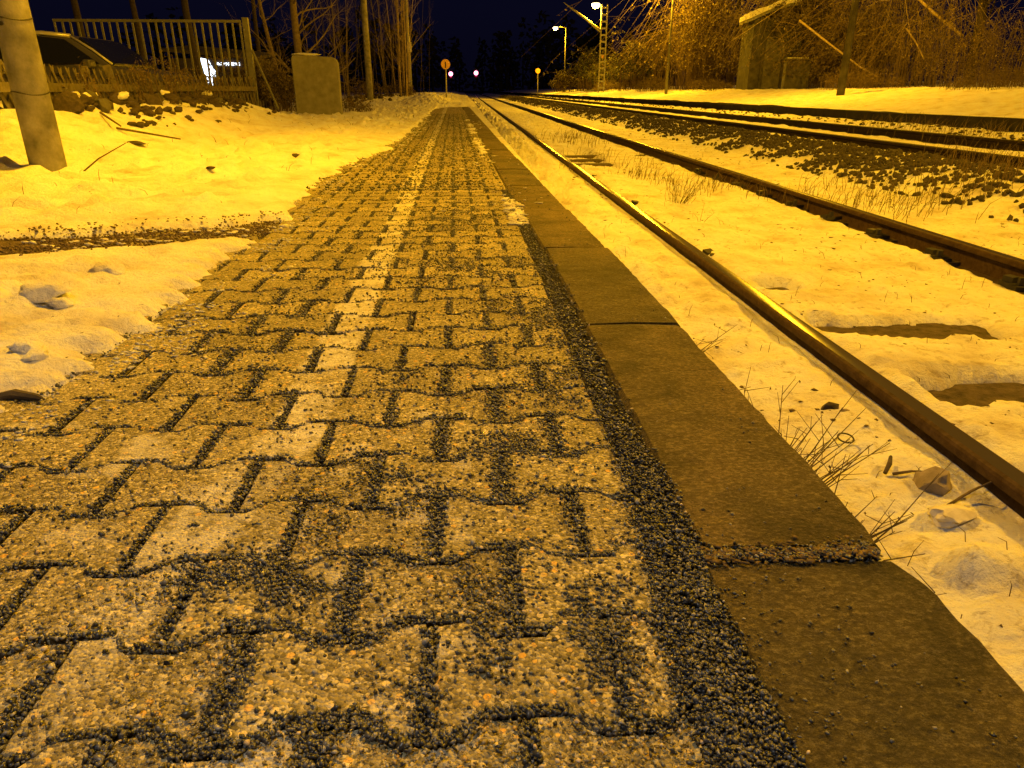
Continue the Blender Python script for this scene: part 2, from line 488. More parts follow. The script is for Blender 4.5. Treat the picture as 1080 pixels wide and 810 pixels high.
def stones(name, pos, size, mat, base='ico', flat=0.7, jitter=0.28, parent=None, kind='stuff', seed=1):
    """one mesh of many angular stones: random scale, rotation and corner offsets"""
    g = np.random.default_rng(seed)
    bv, bf = ico() if base == 'ico' else octa()
    n = len(pos)
    nv = len(bv)
    v = np.repeat(bv[None], n, 0) + g.normal(0, jitter, (n, nv, 3))
    sc = np.stack([g.uniform(0.75, 1.3, n), g.uniform(0.6, 1.0, n), g.uniform(0.5, 0.95, n)], 1)
    v *= sc[:, None, :]
    q = g.normal(0, 1, (n, 4)); q /= np.linalg.norm(q, axis=1, keepdims=True)
    w, x, y, z = q.T
    rm = np.stack([1 - 2 * (y * y + z * z), 2 * (x * y - z * w), 2 * (x * z + y * w), 2 * (x * y + z * w), 1 - 2 * (x * x + z * z), 2 * (y * z - x * w), 2 * (x * z - y * w), 2 * (y * z + x * w), 1 - 2 * (x * x + y * y)], 1).reshape(n, 3, 3)
    v = np.einsum('nij,nkj->nki', rm, v)
    v[:, :, 2] *= flat
    v = v * np.asarray(size)[:, None, None] + np.asarray(pos)[:, None, :]
    f = (bf[None] + (np.arange(n) * nv)[:, None, None]).reshape(-1, 3)
    return link_mesh(name, v.reshape(-1, 3), f, mat, parent, False, kind)

def rock_mesh(name, size, seed, mat, sub=1):
    g = np.random.default_rng(seed)
    v, f = ico()
    for _ in range(sub):
        cache = {}; vl = [tuple(a) for a in v]; nf = []
        def mid(a, b):
            k = (min(a, b), max(a, b))
            if k not in cache:
                m = (np.array(vl[a]) + np.array(vl[b])); m /= np.linalg.norm(m)
                vl.append(tuple(m)); cache[k] = len(vl) - 1
            return cache[k]
        for a, b, c in f:
            x, y, z = mid(a, b), mid(b, c), mid(c, a)
            nf += [(a, x, z), (b, y, x), (c, z, y), (x, y, z)]
        v, f = np.array(vl), np.array(nf)
    v = v * (1 + g.normal(0, 0.11, (len(v), 1)))
    for _ in range(5):                                                # a few flat cleavage faces
        d = g.normal(0, 1, 3); d /= np.linalg.norm(d)
        h = v @ d
        v = v - np.maximum(h - 0.62, 0)[:, None] * d
    return v * np.asarray(size), f

# ------------------------------------------------------------------ plan of the place
def bend(y):                                                          # the platform drifts left far off
    return -0.0105 * np.maximum(np.asarray(y, float) - 3.0, 0)
def drift(y):                                                         # the tracks drift right
    return 0.0075 * np.asarray(y, float)

SL_Y = np.array([-3, 0.9, 1.26, 1.31, 1.55, 1.83, 2.1, 2.45, 2.69, 2.95, 3.12, 3.35, 4.12, 5.0, 5.75, 7.0, 9.0, 12.4, 18, 24, 27.5, 30, 200])
SL_X = np.array([-1.05, -1.0, -0.90, -0.83, -0.78, -0.78, -0.80, -0.82, -0.82, -0.79, -0.76, -0.80, -0.89, -0.92, -0.94, -0.80, -0.76, -0.76, -0.82, -0.88, -0.86, 0.6, 0.6])
def snow_edge(y):
    return np.interp(y, SL_Y, SL_X)

def path_c(x):                                                        # the swept path running off to the left
    return np.interp(x, [-6, -4, -3, -1.9, -1.56, -1.2, -0.85], [1.6, 2.15, 2.5, 2.86, 2.95, 3.08, 3.27])

def left_height(x, y):
    """ground of the left side without snow relief"""
    h = (0.36 - 0.36 * sstep(13.0, 16.5, y)) * sstep(-2.7, -4.1, x) * sstep(4.5, 8.0, y)
    h = h + 0.25 * sstep(22, 45, y) * sstep(0.2, -1.6, x)
    h = h + 0.30 * np.exp(-((x + 1.4) / 0.8) ** 2 - ((y - 33) / 4.0) ** 2)
    h = h - 0.25 * sstep(-5.0, -7.5, x)
    return h

def left_snow(x, y, relief=True):
    xe = snow_edge(y) + (1 + 0.06 * np.maximum(y, 0)) * 0.09 * fbm(x * 4, y * 5, 3, 4, 0.6) + 0.06 * fbm(x * 13, y * 20, 31, 4, 0.7)
    d = xe - x                                                        # positive: on snow
    rowd = np.abs(np.mod(y - 0.583 - 0.1395 / 2 + 0.07, 0.1395) - 0.07)
    d = d - 0.11 * np.exp(-(rowd / 0.016) ** 2) * vnoise(x * 0 + 3.3, np.floor((y - 0.513) / 0.1395 + 0.5) * 7.7, 57) * sstep(12, 5, y)
    pw = 0.155 + 0.06 * fbm(x * 3, y * 3, 9, 3)
    dp = np.abs(y - path_c(x)) - pw + 0.05 * fbm(x * 12, y * 12, 8, 3)
    dp = np.where(x < -4.3, 1.0 * np.maximum(dp, 0.25), dp)
    d = np.minimum(d, dp * 0.9)
    c = sstep(0.0, 0.11, d)
    h = left_height(x, y)
    lump = 0.040 * fbm(x * 2.0, y * 2.6, 12, 5, 0.6) + 0.044 * fbm(x * 7, y * 9, 15, 5, 0.7) + 0.02 * np.maximum(fbm(x * 3.1, y * 4.0, 18, 4, 0.6) - 0.1, 0)
    chunk = np.maximum(fbm(x * 6 + 3, y * 6, 22, 4, 0.6) - 0.15, 0) * 0.17
    near = sstep(0.1, 0.5, d)
    z = -0.028 + c * (0.058 + 0.012 * near) + near * (lump + chunk * 0.7) + c * 0.006 * fbm(x * 30, y * 30, 41, 2)
    return h + z

def track_ground(x, y):
    u = x - drift(y)                                                  # offset in track coordinates
    h = np.interp(u, [0.4, 0.62, 0.9, 1.09, 1.145, 1.19, 1.25, 1.33, 1.9, 2.45, 2.60, 2.68, 2.76, 2.86, 3.3, 3.75, 4.40, 4.62, 4.95, 5.02, 5.1, 5.6, 6.3, 6.5, 6.56, 6.9, 7.6],
                  [-0.335, -0.33, -0.292, -0.272, -0.277, -0.300, -0.285, -0.252, -0.285, -0.295, -0.300, -0.35, -0.35, -0.29, -0.275, -0.262, -0.075, -0.05, -0.085, -0.13, -0.10, -0.075, -0.085, -0.13, -0.10, 0.0, 0.06])
    # ploughed snow heaped against the platform further along
    heap = np.exp(-((x - 0.80 - 0.003 * y) / (0.20 + 0.004 * y)) ** 2) * sstep(3.5, 7.0, y)
    h = h + heap * (0.06 + 0.24 * np.maximum(fbm(x * 4.2, y * 3.0, 51, 5, 0.7), -0.3))
    rel = 1.0 - 0.8 * np.exp(-((u - 1.21) / 0.10) ** 2) - 0.8 * np.exp(-((u - 2.71) / 0.10) ** 2)
    rel = np.clip(rel, 0.1, 1)
    z = h + rel * (0.026 * fbm(x * 2.0, y * 2.0, 61, 4) + 0.022 * fbm(x * 7, y * 8, 63, 5, 0.68) + 0.006 * fbm(x * 26, y * 26, 66, 3))
    chunk = np.maximum(fbm(x * 5.5, y * 5.5, 71, 3) - 0.28, 0) * 0.10 * sstep(0.62, 0.75, u) * sstep(1.12, 1.0, u)
    z = z + chunk
    # sleepers showing through the snow beside the near rail
    for yc, x0, x1, dep in ((2.545, 1.42, 2.10, 0.10), (1.915, 1.45, 2.35, 0.10), (3.18, 1.44, 1.66, 0.07)):
        m = sstep(0.15, 0.06, np.abs(y - yc) + 0.05 * fbm(x * 7, y * 7, 77, 3)) * sstep(x0 - 0.1, x0, x) * sstep(x1 + 0.05, x1 - 0.15, x + 0.12 * fbm(x * 4, y * 4, 79, 3))
        z = z - dep * m * 1.3 * np.clip(1.0 + 0.9 * fbm(x * 9, y * 12, 78, 4, 0.65), 0.0, 1.3)
    # bare sleepers at about nine metres
    m2 = sstep(8.6, 9.0, y) * sstep(12.2, 11.6, y) * sstep(1.30, 1.36, u) * sstep(1.98, 1.75, u + 0.1 * fbm(x * 4, y * 4, 83, 3))
    z = z - 0.075 * m2
    return z

def grid_mesh(name, xs, ys, fn, mat, kind='structure'):
    X, Y = np.meshgrid(xs, ys)
    Z = fn(X, Y)
    v = np.stack([X.ravel(), Y.ravel(), Z.ravel()], 1)
    nx, ny = len(xs), len(ys)
    a = (np.arange(ny - 1)[:, None] * nx + np.arange(nx - 1)[None]).ravel()
    f = np.stack([a, a + 1, a + nx + 1, a + nx], 1)
    return link_mesh(name, v, f, mat, None, True, kind)

def spaced(a, b, s0, k):
    out = [a]
    while out[-1] < b:
        out.append(out[-1] + s0 + k * abs(out[-1] - a))
    return np.array(out)

ys_n = np.concatenate([np.linspace(-4, 0.2, 22)[:-1], spaced(0.2, 190, 0.0105, 0.0085)])
# left snow: fans out from the paving edge
xs_l = -spaced(0.60, 60, 0.012, 0.020)[::-1]
xs_l = np.concatenate([xs_l, np.linspace(-0.6, 0.56, 18)[1:]])
def left_fn(X, Y):
    Z = left_snow(X, Y)
    Z = np.where((X > -0.6) & (Y < 26), -0.04, Z)
    return Z
snow_l = grid_mesh('snow_field', xs_l, ys_n, lambda X, Y: np.where((X + bend(Y)) > 9e9, 0, left_fn(X, Y)), M_SNOW)
xs_t = np.concatenate([np.arange(0.18, 1.9, 0.017), spaced(1.9, 7.52, 0.02, 0.006)])
track_bed = grid_mesh('track_bed', xs_t, ys_n, lambda X, Y: np.where(Y < 60, track_ground(X + 0.0 * Y, Y), track_ground(X + drift(Y) * 0.0, Y)), M_TSNOW)

# the far platform: a low edge, a snowy top and a bank behind
FP = 7.62
def far_fn(U, Y):
    h = np.interp(U, [0, 0.02, 1.0, 2.6, 3.4, 6, 12, 50], [0.215, 0.225, 0.30, 0.50, 0.60, 0.62, 0.9, 1.2])
    return h + 0.05 * fbm(U * 1.5, Y * 0.8, 91, 4) + 0.05 * fbm(U * 5, Y * 4, 95, 4, 0.65) * sstep(0.1, 0.6, U)
us = np.concatenate([np.linspace(0, 0.4, 12), spaced(0.42, 60, 0.05, 0.05)])
U_, Y_ = np.meshgrid(us, ys_n[::1])
Zf = far_fn(U_, Y_)
Xf = U_ + FP + drift(Y_)
nx, ny = len(us), len(ys_n)
a_ = (np.arange(ny - 1)[:, None] * nx + np.arange(nx - 1)[None]).ravel()
link_mesh('far_platform', np.stack([Xf.ravel(), Y_.ravel(), Zf.ravel()], 1), np.stack([a_, a_ + 1, a_ + nx + 1, a_ + nx], 1), M_SNOW, None, True, 'structure')
# its kerb: long dark concrete blocks set along the track
fp_wall = tag(bpy.data.objects.new('platform_kerb', None), 'long dark concrete kerb of the platform beyond the second track', 'kerb')
COL.objects.link(fp_wall)
yk = -3.0
kb = MB()
kb.box((-0.06, 0, 0), (0.13, 0.985, 0.42))
me_k = None
while yk < 62:
    if me_k is None:
        o = kb.build('kerb_block', M_KERB, fp_wall); me_k = o.data
    else:
        o = bpy.data.objects.new('kerb_block', me_k); COL.objects.link(o); o.parent = fp_wall
    o.location = (FP - 0.01 + 0.0075 * yk + random.uniform(-0.008, 0.008), yk, 0.0 + random.uniform(-0.01, 0.01))
    yk += 1.0
kb = MB()
for k in range(60):
    kb.box((FP - 0.07 + 0.0075 * (yk + 1.0), yk + 0.5, 0.0), (0.13, 1.98, 0.42)); yk += 2.0
kb.build('far_kerb_run', M_KERB, fp_wall, kind='stuff')

gm = MB()
gm.add([(-900, -60, -0.75), (900, -60, -0.75), (900, 1500, -0.75), (-900, 1500, -0.75)], [(0, 1, 2, 3)])
gm.build('ground', M_GROUND, kind='structure')

# ------------------------------------------------------------------ the platform and its paving
pb = MB()
N = 60
yv = np.linspace(-3, 29, N)
for k in range(N):
    b = float(bend(yv[k]))
    pb.v += [(-1.75, yv[k], -0.0145), (0.50 + b, yv[k], -0.0145), (0.50 + b, yv[k], -0.75)]
for k in range(N - 1):
    i = 3 * k
    pb.f += [(i, i + 1, i + 4, i + 3), (i + 1, i + 2, i + 5, i + 4)]
platform = pb.build('platform', M_BED, kind='structure')

PX, PW, AMP = 0.203, 0.1395, 0.0135
X0, Y0 = -0.052, 0.583                                                # a vertical joint and a row centre
def paver_outline(xl, xr, gap=0.0042):
    """outline of a double-T paver from xl to xr (local, full stone -PX/2..PX/2), counter-clockwise"""
    def wave(x):
        ax = abs(x)
        return float(np.interp(ax, [0.032, 0.060], [-AMP, AMP]))
    xs = sorted({xl, xr} | {q for q in (-0.060, -0.032, 0.032, 0.060) if xl < q < xr})
    top = [(x, PW / 2 + wave(x) - gap / 2 * 1.25) for x in xs]
    bot = [(x, -PW / 2 - wave(x) + gap / 2 * 1.25) for x in xs]
    g = gap * 1.25
    top = [(min(max(x, xl + g), xr - g), y) for x, y in top]
    bot = [(min(max(x, xl + g), xr - g), y) for x, y in bot]
    return bot + top[::-1]

def paver_geo(xl, xr, seed, simple_top=False):
    g = random.Random(seed)
    o = paver_outline(xl, xr)
    o = [(x + g.gauss(0, 0.0019), y + g.gauss(0, 0.0019)) for x, y in o]
    n = len(o)
    cx_, cy_ = sum(p[0] for p in o) / n, sum(p[1] for p in o) / n
    def inset(p, d):
        dx, dy = p[0] - cx_, p[1] - cy_
        r = math.hypot(dx, dy) or 1
        return (p[0] - dx / abs(dx or 1) * d * (1 if abs(dx) > 0.02 else 0.3), p[1] - math.copysign(d, dy))
    v = [(*inset(p, 0.0052), 0.0 + g.gauss(0, 0.0006)) for p in o] + [(*inset(p, 0.0014), -0.0030) for p in o] + [(p[0], p[1], -0.012) for p in o]
    rings = 3
    f = [tuple(range(n))]
    for r_ in range(rings - 1):
        for k in range(n):
            k2 = (k + 1) % n
            f.append((r_ * n + k, (r_ + 1) * n + k, (r_ + 1) * n + k2, r_ * n + k2))
    if not simple_top:
        v += [(p[0], p[1], -0.05) for p in o]
        for k in range(n):
            k2 = (k + 1) % n
            f.append((2 * n + k, 3 * n + k, 3 * n + k2, 2 * n + k2))
    return v, f

full_meshes, half_meshes = [], []
for s_ in range(6):
    v, f = paver_geo(-PX / 2, PX / 2, s_)
    me = bpy.data.meshes.new('paving_stone'); me.from_pydata(v, [], f); me.materials.append(M_PAVER); full_meshes.append(me)
for s_ in range(3):
    v, f = paver_geo(-PX / 2, 0.0, 50 + s_)
    me = bpy.data.meshes.new('paving_stone'); me.from_pydata(v, [], f); me.materials.append(M_PAVER); half_meshes.append(me)

far_p = MB()
spots = []
for r_ in range(-2, 196):
    yc = Y0 + r_ * PW
    b = float(bend(yc))
    off = 0.0 if r_ % 2 == 0 else PX / 2
    xe = float(snow_edge(yc)) - 0.38
    for k in range(-9, 3):
        xl = X0 + off + k * PX
        half = False
        if xl + PX > 0.27:
            if r_ % 2 == 0 and xl < 0.2:
                half = True                                           # half stones close every other row
            else:
                continue
        xc = xl + PX / 2
        if xc < xe or xc < -1.7:
            if not (abs(yc - float(path_c(xc))) < 0.4 and xc > -1.45):
                continue
        spots.append((xc, yc, b, half))
def in_view(x, y):
    d = Vector((x, y, -EYE))
    c = rot.transposed() @ d
    if c.z > -0.05:
        return False
    px, py = CX + F_PX * c.x / -c.z, CY - F_PX * c.y / -c.z
    return -230 < px < 1200 and py < 960
vis = sorted([s for s in spots if in_view(s[0], s[1])], key=lambda s: math.hypot(s[0], s[1]))
near_set = set(vis[:296])
rp = random.Random(5)
for s in spots:
    xc, yc, b, half = s
    zz = rp.gauss(0, 0.0011)
    tx, ty = rp.gauss(0, 0.007), rp.gauss(0, 0.006)
    rz = rp.gauss(0, 0.006)
    if s in near_set:
        o = bpy.data.objects.new('paving_stone', rp.choice(half_meshes if half else full_meshes))
        COL.objects.link(o)
        o.parent = platform
        o.location = (xc + b + rp.gauss(0, 0.0012), yc + rp.gauss(0, 0.0012), zz - 0.001)
        o.rotation_euler = (tx, ty, rz)
    elif math.hypot(xc, yc) > 1.0:
        v, f = paver_geo(-PX / 2, 0.0 if half else PX / 2, rp.randrange(1000), True)
        far_p.add([(x + xc + b, y + yc, z + zz - 0.001 + x * ty * 0.7 + y * tx * 0.7) for x, y, z in v], f)
far_p.build('far_paving_stones', M_PAVER, platform, kind='stuff')

# edge slabs, one metre each
rp = random.Random(8)
def slab_mesh(L, W, T, seed, cut=0.002):
    g = random.Random(seed)
    nl = 26
    v = []
    xs = [-W / 2, -W / 2 + 0.008, 0, W / 2 - 0.010, W / 2, W / 2]
    zs = [-0.010, 0, 0.001, -0.002, -0.013, -T]
    for i in range(nl + 1):
        t = i / nl
        yv_ = -L / 2 + L * t
        endk = max(0, 1 - min(t, 1 - t) * nl * 0.8)
        for j in range(6):
            jit = g.gauss(0, 0.0016) if j in (0, 3, 4) else 0
            v.append((xs[j] + jit - ((cut if t > 0.5 else 0.002) * endk * endk if j in (3, 4, 5) else 0) + (0.004 * endk if j == 0 else 0), yv_ + g.gauss(0, 0.0015), zs[j] - 0.003 * endk + (g.gauss(0, 0.0008) if j < 5 else 0)))
    f = []
    for i in range(nl):
        for j in range(5):
            a = i * 6 + j
            f.append((a, a + 1, a + 7, a + 6))
    f.append(tuple(range(6))); f.append(tuple(nl * 6 + j for j in range(6))[::-1])
    return v, f
slab_data = []
for s_ in range(4):
    v, f = slab_mesh(0.985, 0.262, 0.16, s_)
    me = bpy.data.meshes.new('edge_slab'); me.from_pydata(v, [], f); me.materials.append(M_EDGE); slab_data.append(me)
v, f = slab_mesh(0.985, 0.285, 0.16, 9, 0.016)
me = bpy.data.meshes.new('edge_slab'); me.from_pydata(v, [], f); me.materials.append(M_EDGE); slab_near = me
yk = 0.757 - 0.5 - 1.0
k = 0
while yk < 27.5:
    o = bpy.data.objects.new('edge_slab', slab_near if k == 1 else slab_data[k % 4]); COL.objects.link(o); o.parent = platform
    b0 = float(bend(yk)) if yk > 2.2 else 0
    off = -0.022 * sstep(2.6, 4.0, yk) - 0.02 * sstep(5, 9, yk)
    dx = -0.002 if yk < 0.7 else 0.006
    o.location = (0.435 + b0 + float(off) + dx + rp.gauss(0, 0.001), yk, rp.gauss(0, 0.002) - (0.004 if yk < 0.7 else 0))
    o.rotation_euler = (rp.gauss(0, 0.0015), rp.gauss(0, 0.004) + 0.008, (-0.016 if yk < 0.7 else 0.0105 if yk > 3 else 0) + rp.gauss(0, 0.0015))
    yk += 1.0 if yk > 0.7 or yk < 0 else 1.022; k += 1
# a narrow kerb row closes the paving further along
yk = 4.75; k = 0
km = MB(); km.box((0, 0, -0.04), (0.062, 0.49, 0.08))
ko = None
while yk < 24:
    b = float(bend(yk))
    if ko is None:
        o = km.build('kerb_stone', M_PAVER, platform); ko = o.data
    else:
        o = bpy.data.objects.new('kerb_stone', ko); COL.objects.link(o); o.parent = platform
    o.location = (0.258 + b - 0.012, yk, 0.002 + rp.gauss(0, 0.0015)); o.rotation_euler = (0, 0, 0.0105)
    yk += 0.5; k += 1

# swept path strip under the snow edge
pm = MB()
xsq = np.linspace(-5.2, -0.9, 40)
for x in xsq:
    c = float(path_c(x))
    pm.v += [(float(x), c - 0.34, -0.004 + (0 if x > -1.6 else 0.006)), (float(x), c + 0.34, -0.004 + (0 if x > -1.6 else 0.006))]
for k in range(39):
    pm.f.append((2 * k, 2 * k + 2, 2 * k + 3, 2 * k + 1))
pm.build('path', M_PATH, kind='structure')

# ------------------------------------------------------------------ grit on the paving
def paver_pos(x, y):
    """distance to the nearest joint, and which is it"""
    yb = y - Y0
    xb = x - bend(y)
    r0 = np.round(yb / PW)
    best = np.full(np.shape(x), 9.0)
    # horizontal wavy joints: boundary above row r
    for dr in (-1, 0):
        r_ = r0 + dr
        off = np.where(np.mod(r_, 2) == 0, 0.0, PX / 2)
        xl = np.mod(xb - X0 - off, PX) - PX / 2
        w = np.interp(np.abs(xl), [0.032, 0.060], [-AMP, AMP])
        best = np.minimum(best, np.abs(yb - (r_ * PW + PW / 2 + w)) * 1.2)
    # which row
    off = np.where(np.mod(r0, 2) == 0, 0.0, PX / 2)
    xm = np.mod(xb - X0 - off + PX / 2, PX) - PX / 2
    best = np.minimum(best, np.abs(xm) * 0.85)
    return best

GRIT_PILES = [(-0.06, 2.45, 0.26, 0.30, 0.6), (0.16, 1.85, 0.12, 0.22, 0.75), (-0.05, 3.5, 0.30, 0.35, 0.65), (-0.15, 4.6, 0.30, 0.3, 0.5), (-0.10, 1.03, 0.13, 0.06, 0.8), (-0.17, 0.92, 0.10, 0.06, 0.6), (-0.25, 0.765, 0.12, 0.055, 0.9), (0.085, 0.70, 0.10, 0.05, 0.55), (0.13, 0.60, 0.10, 0.04, 0.9), (0.10, 1.10, 0.10, 0.07, 0.6), (0.20, 1.45, 0.09, 0.2, 0.6), (-0.12, 1.4, 0.10, 0.10, 0.4)]
def grit(name, y0, y1, n, s0, s1, base, seed, label):
    g = np.random.default_rng(seed)
    y = y0 * (y1 / y0) ** g.random(n) if y0 > 0 else y0 + (y1 - y0) * g.random(n)
    x = g.uniform(-1.15, 0.345, n)
    dj = paver_pos(x, y)
    patch = fbm(x * 3.4 + 4.7, y * 2.6 + 1.3, 5, 4)
    fine = fbm(x * 14, y * 14, 6, 3)
    xb = x - bend(y)
    mid = np.exp(-((xb + 0.02 + 0.05 * fbm(y * 0.8, y * 0.3, 44, 2)) / 0.20) ** 2)
    pj = sstep(0.0088, 0.0042, dj + 0.003 * fine)
    pp = 0.0
    for (gx, gy, gw, gh, ga) in GRIT_PILES:
        pp = pp + ga * np.exp(-((xb - gx) / gw) ** 2 - ((y - gy) / gh) ** 2)
    pp = pp * sstep(-0.35, 0.45, 0.55 * fbm(x * 11 + 3, y * 11, 5, 4, 0.6) + 0.8 * fine) * 0.62 + 0.04 * sstep(0.1, 0.7, patch)
    near_j = np.exp(-(dj / 0.012) ** 2) * sstep(-0.05, 0.55, patch + 0.25 * mid) * 0.7
    loose = 0.012 + 0.012 * mid
    edge_w = 0.015 + 0.020 * fbm(y * 2.6, y * 0.7, 25, 3) + 0.02 * sstep(1.4, 0.7, y)
    strip = sstep(edge_w + 0.024, edge_w - 0.018, np.abs(xb - 0.276 + 0.014 * sstep(0.95, 0.6, y)) + 0.012 * fine) * sstep(4.9, 4.0, y)
    prob = np.maximum.reduce([pj * (0.75 + 0.25 * mid), pp, near_j, np.full(n, 0.0) + loose, strip * 0.8])
    prob = prob * np.where(x < snow_edge(y) + 0.03, 0.35, 1.0)
    prob = np.where(x < snow_edge(y) - 0.16, 0.0, prob)
    prob = np.where(xb > 0.325 - 0.025 * sstep(0.85, 0.7, y), 0.0, prob)
    keep = g.random(n) < prob
    x, y, dj, strip, pp = x[keep], y[keep], dj[keep], strip[keep], pp[keep]
    m = len(x)
    s = g.uniform(s0, s1, m) * (1 + 0.5 * (g.random(m) > 0.93))
    deep = sstep(0.0075, 0.003, dj)
    z = s * 0.45 - 0.0075 * deep * g.random(m) + strip * g.random(m) * 0.010 + pp * g.random(m) * 0.004
    instrip = (x - bend(y)) > 0.262
    z = np.where(instrip, -0.008 + g.random(m) * 0.013, z)
    P = np.stack([x, y, z], 1)
    o = stones(name, P, s, M_GRIT, base, 0.85, 0.27, None, 'stuff', seed)
    tag(o, label, 'grit', kind='stuff')
    return m
n1 = grit('grit', 0.36, 1.35, 250000, 0.0017, 0.0036, 'ico', 3, 'black basalt grit scattered in the joints of the nearest paving stones and along the edge slabs')
n2 = grit('grit', 1.35, 4.5, 190000, 0.0026, 0.0046, 'octa', 4, 'black basalt grit strewn over the paving further along the platform')
n3 = grit('grit', 4.5, 20.0, 130000, 0.004, 0.009, 'octa', 5, 'dark grit flecks on the distant paving towards the platform end')
print('grit', n1, n2, n3)
def tri_total():
    return sum(len(o.data.polygons) for o in SC.objects if o.type == 'MESH')
# grit and leaf crumbs packed into the broad first joint of the edge slabs
g = np.random.default_rng(70)
n = 2600
x = g.uniform(0.29, 0.545, n); y = 0.764 + g.normal(0, 0.008, n) + 0.004 * np.sin(x * 40); s = g.uniform(0.0018, 0.0036, n)
o = stones('grit', np.stack([x, y, -0.018 + 0.02 * g.random(n) - 0.03 * sstep(0.55, 0.58, x)], 1), s, M_GRIT, 'ico', 0.85, 0.27, None, 'stuff', 71)
tag(o, 'grit packed into the broad joint between the two nearest edge slabs', 'grit', kind='stuff')
g = np.random.default_rng(72)
n = 240
x = g.uniform(0.30, 0.545, n); y = 0.764 + g.normal(0, 0.011, n); s = g.uniform(0.003, 0.008, n)
o = stones('leaf_litter', np.stack([x, y, np.full(n, 0.001)], 1), s, M_TWIG, 'octa', 0.35, 0.35, None, 'stuff', 73)
tag(o, 'brown leaf crumbs in the broad joint of the edge slabs', 'leaf litter', kind='stuff')
g = np.random.default_rng(120)
n = 900
y = 0.4 * (6 / 0.4) ** g.random(n); x = 0.30 + 0.25 * g.random(n) ** 1.8 + bend(y); s = g.uniform(0.0012, 0.0034, n) * (0.8 + 0.15 * y)
keep = fbm(x * 8, y * 6, 121, 3) > 0.0
o = stones('grit', np.stack([x, y, np.full(n, 0.001)], 1)[keep], s[keep], M_GRIT, 'ico', 0.8, 0.27, None, 'stuff', 122)
tag(o, 'few stray grit grains and crumbs lying on the edge slabs', 'grit', kind='stuff')
# the aggregate standing proud of the nearest paving stones
g = np.random.default_rng(74)
n = 42000
y = 0.36 * (1.5 / 0.36) ** g.random(n); x = g.uniform(-1.05, 0.25, n)
keep = paver_pos(x, y) > 0.010
x, y = x[keep], y[keep]; n = len(x)
s = np.minimum(0.0009 * np.exp(g.exponential(0.40, n)), 0.0034)
M_AGG = island_mat('aggregate', [(0.0, (0.11, 0.092, 0.06)), (0.4, (0.21, 0.18, 0.125)), (0.75, (0.30, 0.26, 0.18)), (0.9, (0.46, 0.30, 0.09)), (1.0, (0.55, 0.49, 0.38))], 0.5, 0.5)
o = stones('aggregate', np.stack([x, y, -0.0009 + g.normal(0, 0.0004, n)], 1), s, M_AGG, 'octa', 0.7, 0.14, platform, 'stuff', 75)
# pale chips and ochre pebbles among the grit
g = np.random.default_rng(77)
n = 420
y = 0.38 * (2.5 / 0.38) ** g.random(n); x = g.uniform(-0.95, 0.33, n)
s = g.uniform(0.0022, 0.0042, n)
o = stones('pebbles', np.stack([x, y, s * 0.5], 1), s, simple('pale_pebble', (0.30, 0.22, 0.12), (0.6, 0.52, 0.42), 120, 0.6, bstr=0), 'ico', 0.8, 0.12, None, 'stuff', 78)
tag(o, 'tiny pale and ochre pebbles lying loose on the paving', 'pebbles', kind='stuff')
# litter and grit lying on the swept path
g = np.random.default_rng(79)
n = 9000
x = g.uniform(-4.2, -0.85, n); y = path_c(x) + g.normal(0, 0.14, n)
s = g.uniform(0.004, 0.012, n) * (0.6 + 0.25 * np.abs(x))
keep = (np.abs(y - path_c(x)) < 0.36) & (fbm(x * 5, y * 14, 99, 3) > -0.35)
x, y, s = x[keep], y[keep], s[keep]
o = stones('path_gravel', np.stack([x, y, np.maximum(0.004, left_snow(x, y)) + s * 0.2], 1), s * 0.8, simple('path_gravel', (0.035, 0.026, 0.016), (0.24, 0.17, 0.10), 60, 0.9, bstr=0), 'octa', 0.7, 0.2, None, 'stuff', 80)
tag(o, 'brown gravel and leaf crumbs on the swept path crossing the snow', 'gravel', kind='stuff')
g = np.random.default_rng(96)
n = 520
x = g.uniform(-4.2, -0.8, n); y = path_c(x) + g.normal(0, 0.13, n); s = g.uniform(0.006, 0.022, n)
keep = fbm(x * 4, y * 9, 98, 3) > 0.0
o = stones('snow_remains', np.stack([x, y, np.full(n, 0.006)], 1)[keep], s[keep], M_SNOW, 'ico', 0.4, 0.18, None, 'stuff', 97)
tag(o, 'trodden snow crumbs on the swept brown path', 'snow', kind='stuff')
g = np.random.default_rng(110)
n = 2600
y = 0.9 * (16 / 0.9) ** g.random(n); x = snow_edge(y) + g.normal(0.03, 0.07, n); s = g.uniform(0.003, 0.011, n) * (0.8 + 0.12 * y)
keep = fbm(x * 9, y * 9, 111, 3) > -0.05
o = stones('snow_remains', np.stack([x, y, np.full(n, 0.001)], 1)[keep], s[keep], M_SNOW, 'octa', 0.35, 0.25, None, 'stuff', 112)
tag(o, 'crumbly slush thinning out along the left edge of the paving', 'snow', kind='stuff')
# snow remains along the gap between paving and edge slabs
g = np.random.default_rng(81)
ns = 900
y = 3.3 + 14 * g.random(ns) ** 1.4
pr_ = sstep(0.05, 0.35, fbm(y * 0.9, y * 0.2, 14, 3) + 0.55 * np.exp(-((y - 3.9) / 0.7) ** 2))
k_ = g.random(ns) < pr_
y = y[k_]
x = 0.262 + bend(y) - 0.02 * sstep(4, 6, y) + g.normal(0, 0.022, len(y))
s = g.uniform(0.010, 0.034, len(y))
o = stones('snow_remains', np.stack([x, y, np.full(len(y), 0.002)], 1), s, M_SNOW, 'ico', 0.35, 0.15, None, 'stuff', 82)
tag(o, 'crusts of snow left in the gap beside the edge slabs', 'snow', kind='stuff')
g = np.random.default_rng(83)
ns = 260
y = 3.6 + 16 * g.random(ns); x = bend(y) + g.uniform(-0.2, 0.5, ns); s = g.uniform(0.008, 0.03, ns)
keep = fbm(x * 2, y * 1.2, 19, 3) > 0.12
